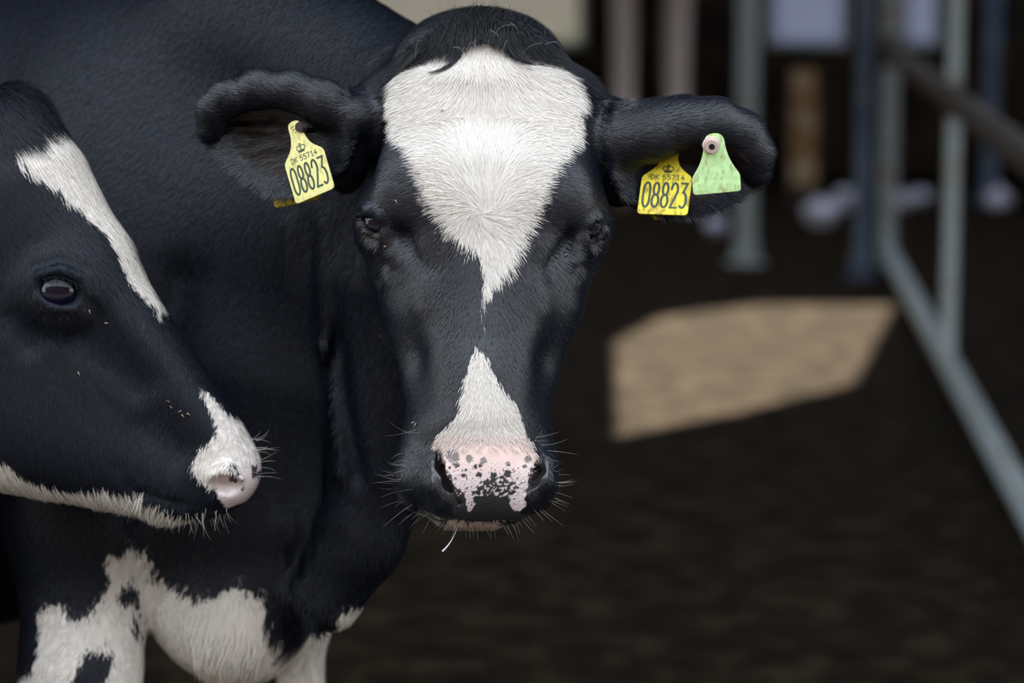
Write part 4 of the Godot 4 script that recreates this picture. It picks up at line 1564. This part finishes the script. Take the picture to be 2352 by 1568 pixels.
func make_materials() -> void:
	M.skin = mat(Color.WHITE, 0.6)
	M.skin.vertex_color_use_as_albedo = true
	M.skin.metallic_specular = 0.38
	M.leather = mat(Color.WHITE, 0.30)
	M.leather.vertex_color_use_as_albedo = true
	M.leather.clearcoat_enabled = true
	M.leather.clearcoat = 0.6
	M.leather.clearcoat_roughness = 0.18
	M.leather.heightmap_enabled = true
	M.leather.heightmap_texture = noise_tex(0.035, [], [], 512, false, 4.0, 31)
	M.leather.heightmap_scale = 0.06
	M.leather.uv1_triplanar = true
	M.leather.uv1_world_triplanar = true
	M.leather.uv1_scale = Vector3.ONE * 16.0
	M.hair = mat(Color.WHITE, 0.38)
	M.hair.metallic_specular = 0.6
	M.hair_dull = mat(Color.WHITE, 0.55)
	M.hair_dull.vertex_color_use_as_albedo = true
	M.hair_dull.metallic_specular = 0.42
	M.hair.vertex_color_use_as_albedo = true
	M.lash = mat(Color(0.10, 0.105, 0.12), 0.45)
	M.whisker = mat(Color(0.85, 0.83, 0.80), 0.4)
	M.chaff = mat(Color(0.62, 0.55, 0.46), 0.8)
	M.wet = mat(Color(0.85, 0.86, 0.88), 0.15)
	M.eye = mat(Color(0.03, 0.03, 0.11), 0.06)
	M.eye.metallic_specular = 0.5
	for q in [["tag_a", Color(0.96, 0.94, 0.62), 0.22, true, 3], ["tag_b", Color(0.94, 0.86, 0.20), 0.6, true, 4], ["tag_green", Color(0.78, 0.93, 0.66), 0.3, false, 5], ["tag_back", Color(0.85, 0.75, 0.06), 0.7, false, 6]]:
		var m := mat(Color.WHITE, 0.5)
		m.albedo_texture = tag_print(q[1], q[2], q[3], q[4])
		m.backlight_enabled = true
		m.backlight = Color(0.25, 0.22, 0.06)
		M[q[0]] = m
	M.stud = mat(Color(0.82, 0.74, 0.70), 0.35)
	M.stud_dark = mat(Color(0.12, 0.03, 0.03), 0.55)
	M.dirt = grain(mat(Color.WHITE, 0.9), 0.028, [Color(0.105, 0.078, 0.038), Color(0.145, 0.114, 0.070), Color(0.218, 0.186, 0.140)], [0.25, 0.55, 0.8], 0.45, 1.5, 11)
	M.dirt.metallic_specular = 0.25
	M.concrete = grain(mat(Color.WHITE, 0.85), 0.01, [Color(0.17, 0.165, 0.16), Color(0.23, 0.225, 0.22)], [0.3, 0.7], 0.5, 0.0, 10)
	M.pale_yard = grain(mat(Color.WHITE, 0.85), 0.01, [Color(0.66, 0.69, 0.76), Color(0.76, 0.79, 0.86)], [0.3, 0.7], 0.5, 0.0, 9)
	M.roof = grain(mat(Color.WHITE, 0.8), 0.01, [Color(0.30, 0.29, 0.28), Color(0.42, 0.41, 0.40)], [0.3, 0.7], 0.5, 0.0, 12)
	M.boards = grain(mat(Color.WHITE, 0.85), 0.01, [Color(0.22, 0.18, 0.13), Color(0.34, 0.28, 0.21)], [0.3, 0.7], 0.7, 0.0, 13)
	M.dark_boards = grain(mat(Color.WHITE, 0.85), 0.008, [Color(0.12, 0.10, 0.08), Color(0.24, 0.21, 0.16)], [0.3, 0.7], 0.8, 0.0, 14)
	M.dado = grain(mat(Color.WHITE, 0.9), 0.008, [Color(0.13, 0.10, 0.07), Color(0.25, 0.2, 0.14)], [0.3, 0.7], 0.8, 0.0, 15)
	M.galv = grain(mat(Color.WHITE, 0.45, 0.1), 0.012, [Color(0.70, 0.77, 0.79), Color(0.80, 0.86, 0.88), Color(0.55, 0.46, 0.36)], [0.25, 0.62, 0.9], 1.6, 0.0, 16)
	M.galv_blue = grain(mat(Color.WHITE, 0.5, 0.3), 0.012, [Color(0.38, 0.46, 0.56), Color(0.50, 0.58, 0.66)], [0.3, 0.7], 1.6, 0.0, 17)
	M.rust = grain(mat(Color.WHITE, 0.6, 0.2), 0.012, [Color(0.22, 0.20, 0.18), Color(0.34, 0.32, 0.30), Color(0.33, 0.23, 0.14)], [0.2, 0.6, 0.9], 1.6, 0.0, 18)
	M.timber = grain(mat(Color.WHITE, 0.85), 0.01, [Color(0.60, 0.46, 0.30), Color(0.80, 0.72, 0.58)], [0.3, 0.7], 1.2, 0.0, 19)
	M.skylight = mat(Color(0.75, 0.76, 0.78), 0.5)
	M.skylight.backlight_enabled = true
	M.skylight.backlight = Color(0.93, 0.95, 1.0)
	M.plastic = mat(Color(0.90, 0.92, 1.0), 0.3)
	M.sheet_white = mat(Color(0.72, 0.70, 0.64), 0.5)
	M.sheet_white.backlight_enabled = true
	M.sheet_white.backlight = Color(0.60, 0.60, 0.585)
	M.sheet_blue = mat(Color(0.50, 0.54, 0.62), 0.4)
	M.sheet_blue.backlight_enabled = true
	M.sheet_blue.backlight = Color(0.56, 0.58, 0.635)

func _ready() -> void:
	cam_b = Basis.from_euler(Vector3(deg_to_rad(-PITCH), 0, 0))
	cam_t = cam_b.transposed()
	noise_a.seed = 21
	noise_a.frequency = 0.02
	noise_a.fractal_octaves = 3
	noise_b.seed = 22
	noise_b.frequency = 0.01
	noise_b.fractal_octaves = 3
	# camera
	var cam := Camera3D.new()
	cam.name = "camera"
	cam.transform = Transform3D(cam_b, EYE)
	cam.fov = rad_to_deg(2.0 * atan(784.0 / FOCAL))
	cam.near = 0.1
	cam.far = 200.0
	var lens := CameraAttributesPhysical.new()
	lens.frustum_focal_length = 85.0
	lens.frustum_focus_distance = 2.97
	lens.exposure_aperture = 2.5
	cam.attributes = lens
	add_child(cam)
	cam.fov = rad_to_deg(2.0 * atan(784.0 / FOCAL))
	# sky
	var we := WorldEnvironment.new()
	we.name = "environment"
	var env := Environment.new()
	var sky := Sky.new()
	var ps := ProceduralSkyMaterial.new()
	ps.sky_top_color = Color(0.91, 0.95, 1.0)
	ps.sky_horizon_color = Color(0.98, 0.98, 0.98)
	ps.sky_curve = 0.25
	ps.ground_horizon_color = Color(0.55, 0.52, 0.48)
	ps.ground_bottom_color = Color(0.35, 0.32, 0.28)
	ps.sun_angle_max = 20.0
	ps.energy_multiplier = 2.4
	sky.sky_material = ps
	env.background_mode = Environment.BG_SKY
	env.sky = sky
	env.tonemap_mode = Environment.TONE_MAPPER_LINEAR
	env.tonemap_exposure = 1.42
	env.sdfgi_enabled = true
	env.ssao_enabled = true
	env.ssil_enabled = true
	we.environment = env
	add_child(we)
	# sun, behind the barn
	var sun := DirectionalLight3D.new()
	sun.name = "sun"
	sun.light_energy = 6.0
	sun.light_color = Color(1.0, 0.95, 0.88)
	sun.light_angular_distance = 0.5
	sun.shadow_enabled = true
	add_child(sun)
	sun.look_at_from_position(SUN * 10.0, Vector3.ZERO, Vector3.UP)

	make_materials()
	make_outlines()
	tufts = [make_tuft(1, 7), make_tuft(2, 7)]
	barn()
	stalls()
	scraps()
	far_cow()
	cow_one()
	cow_two()
	ear_tags()
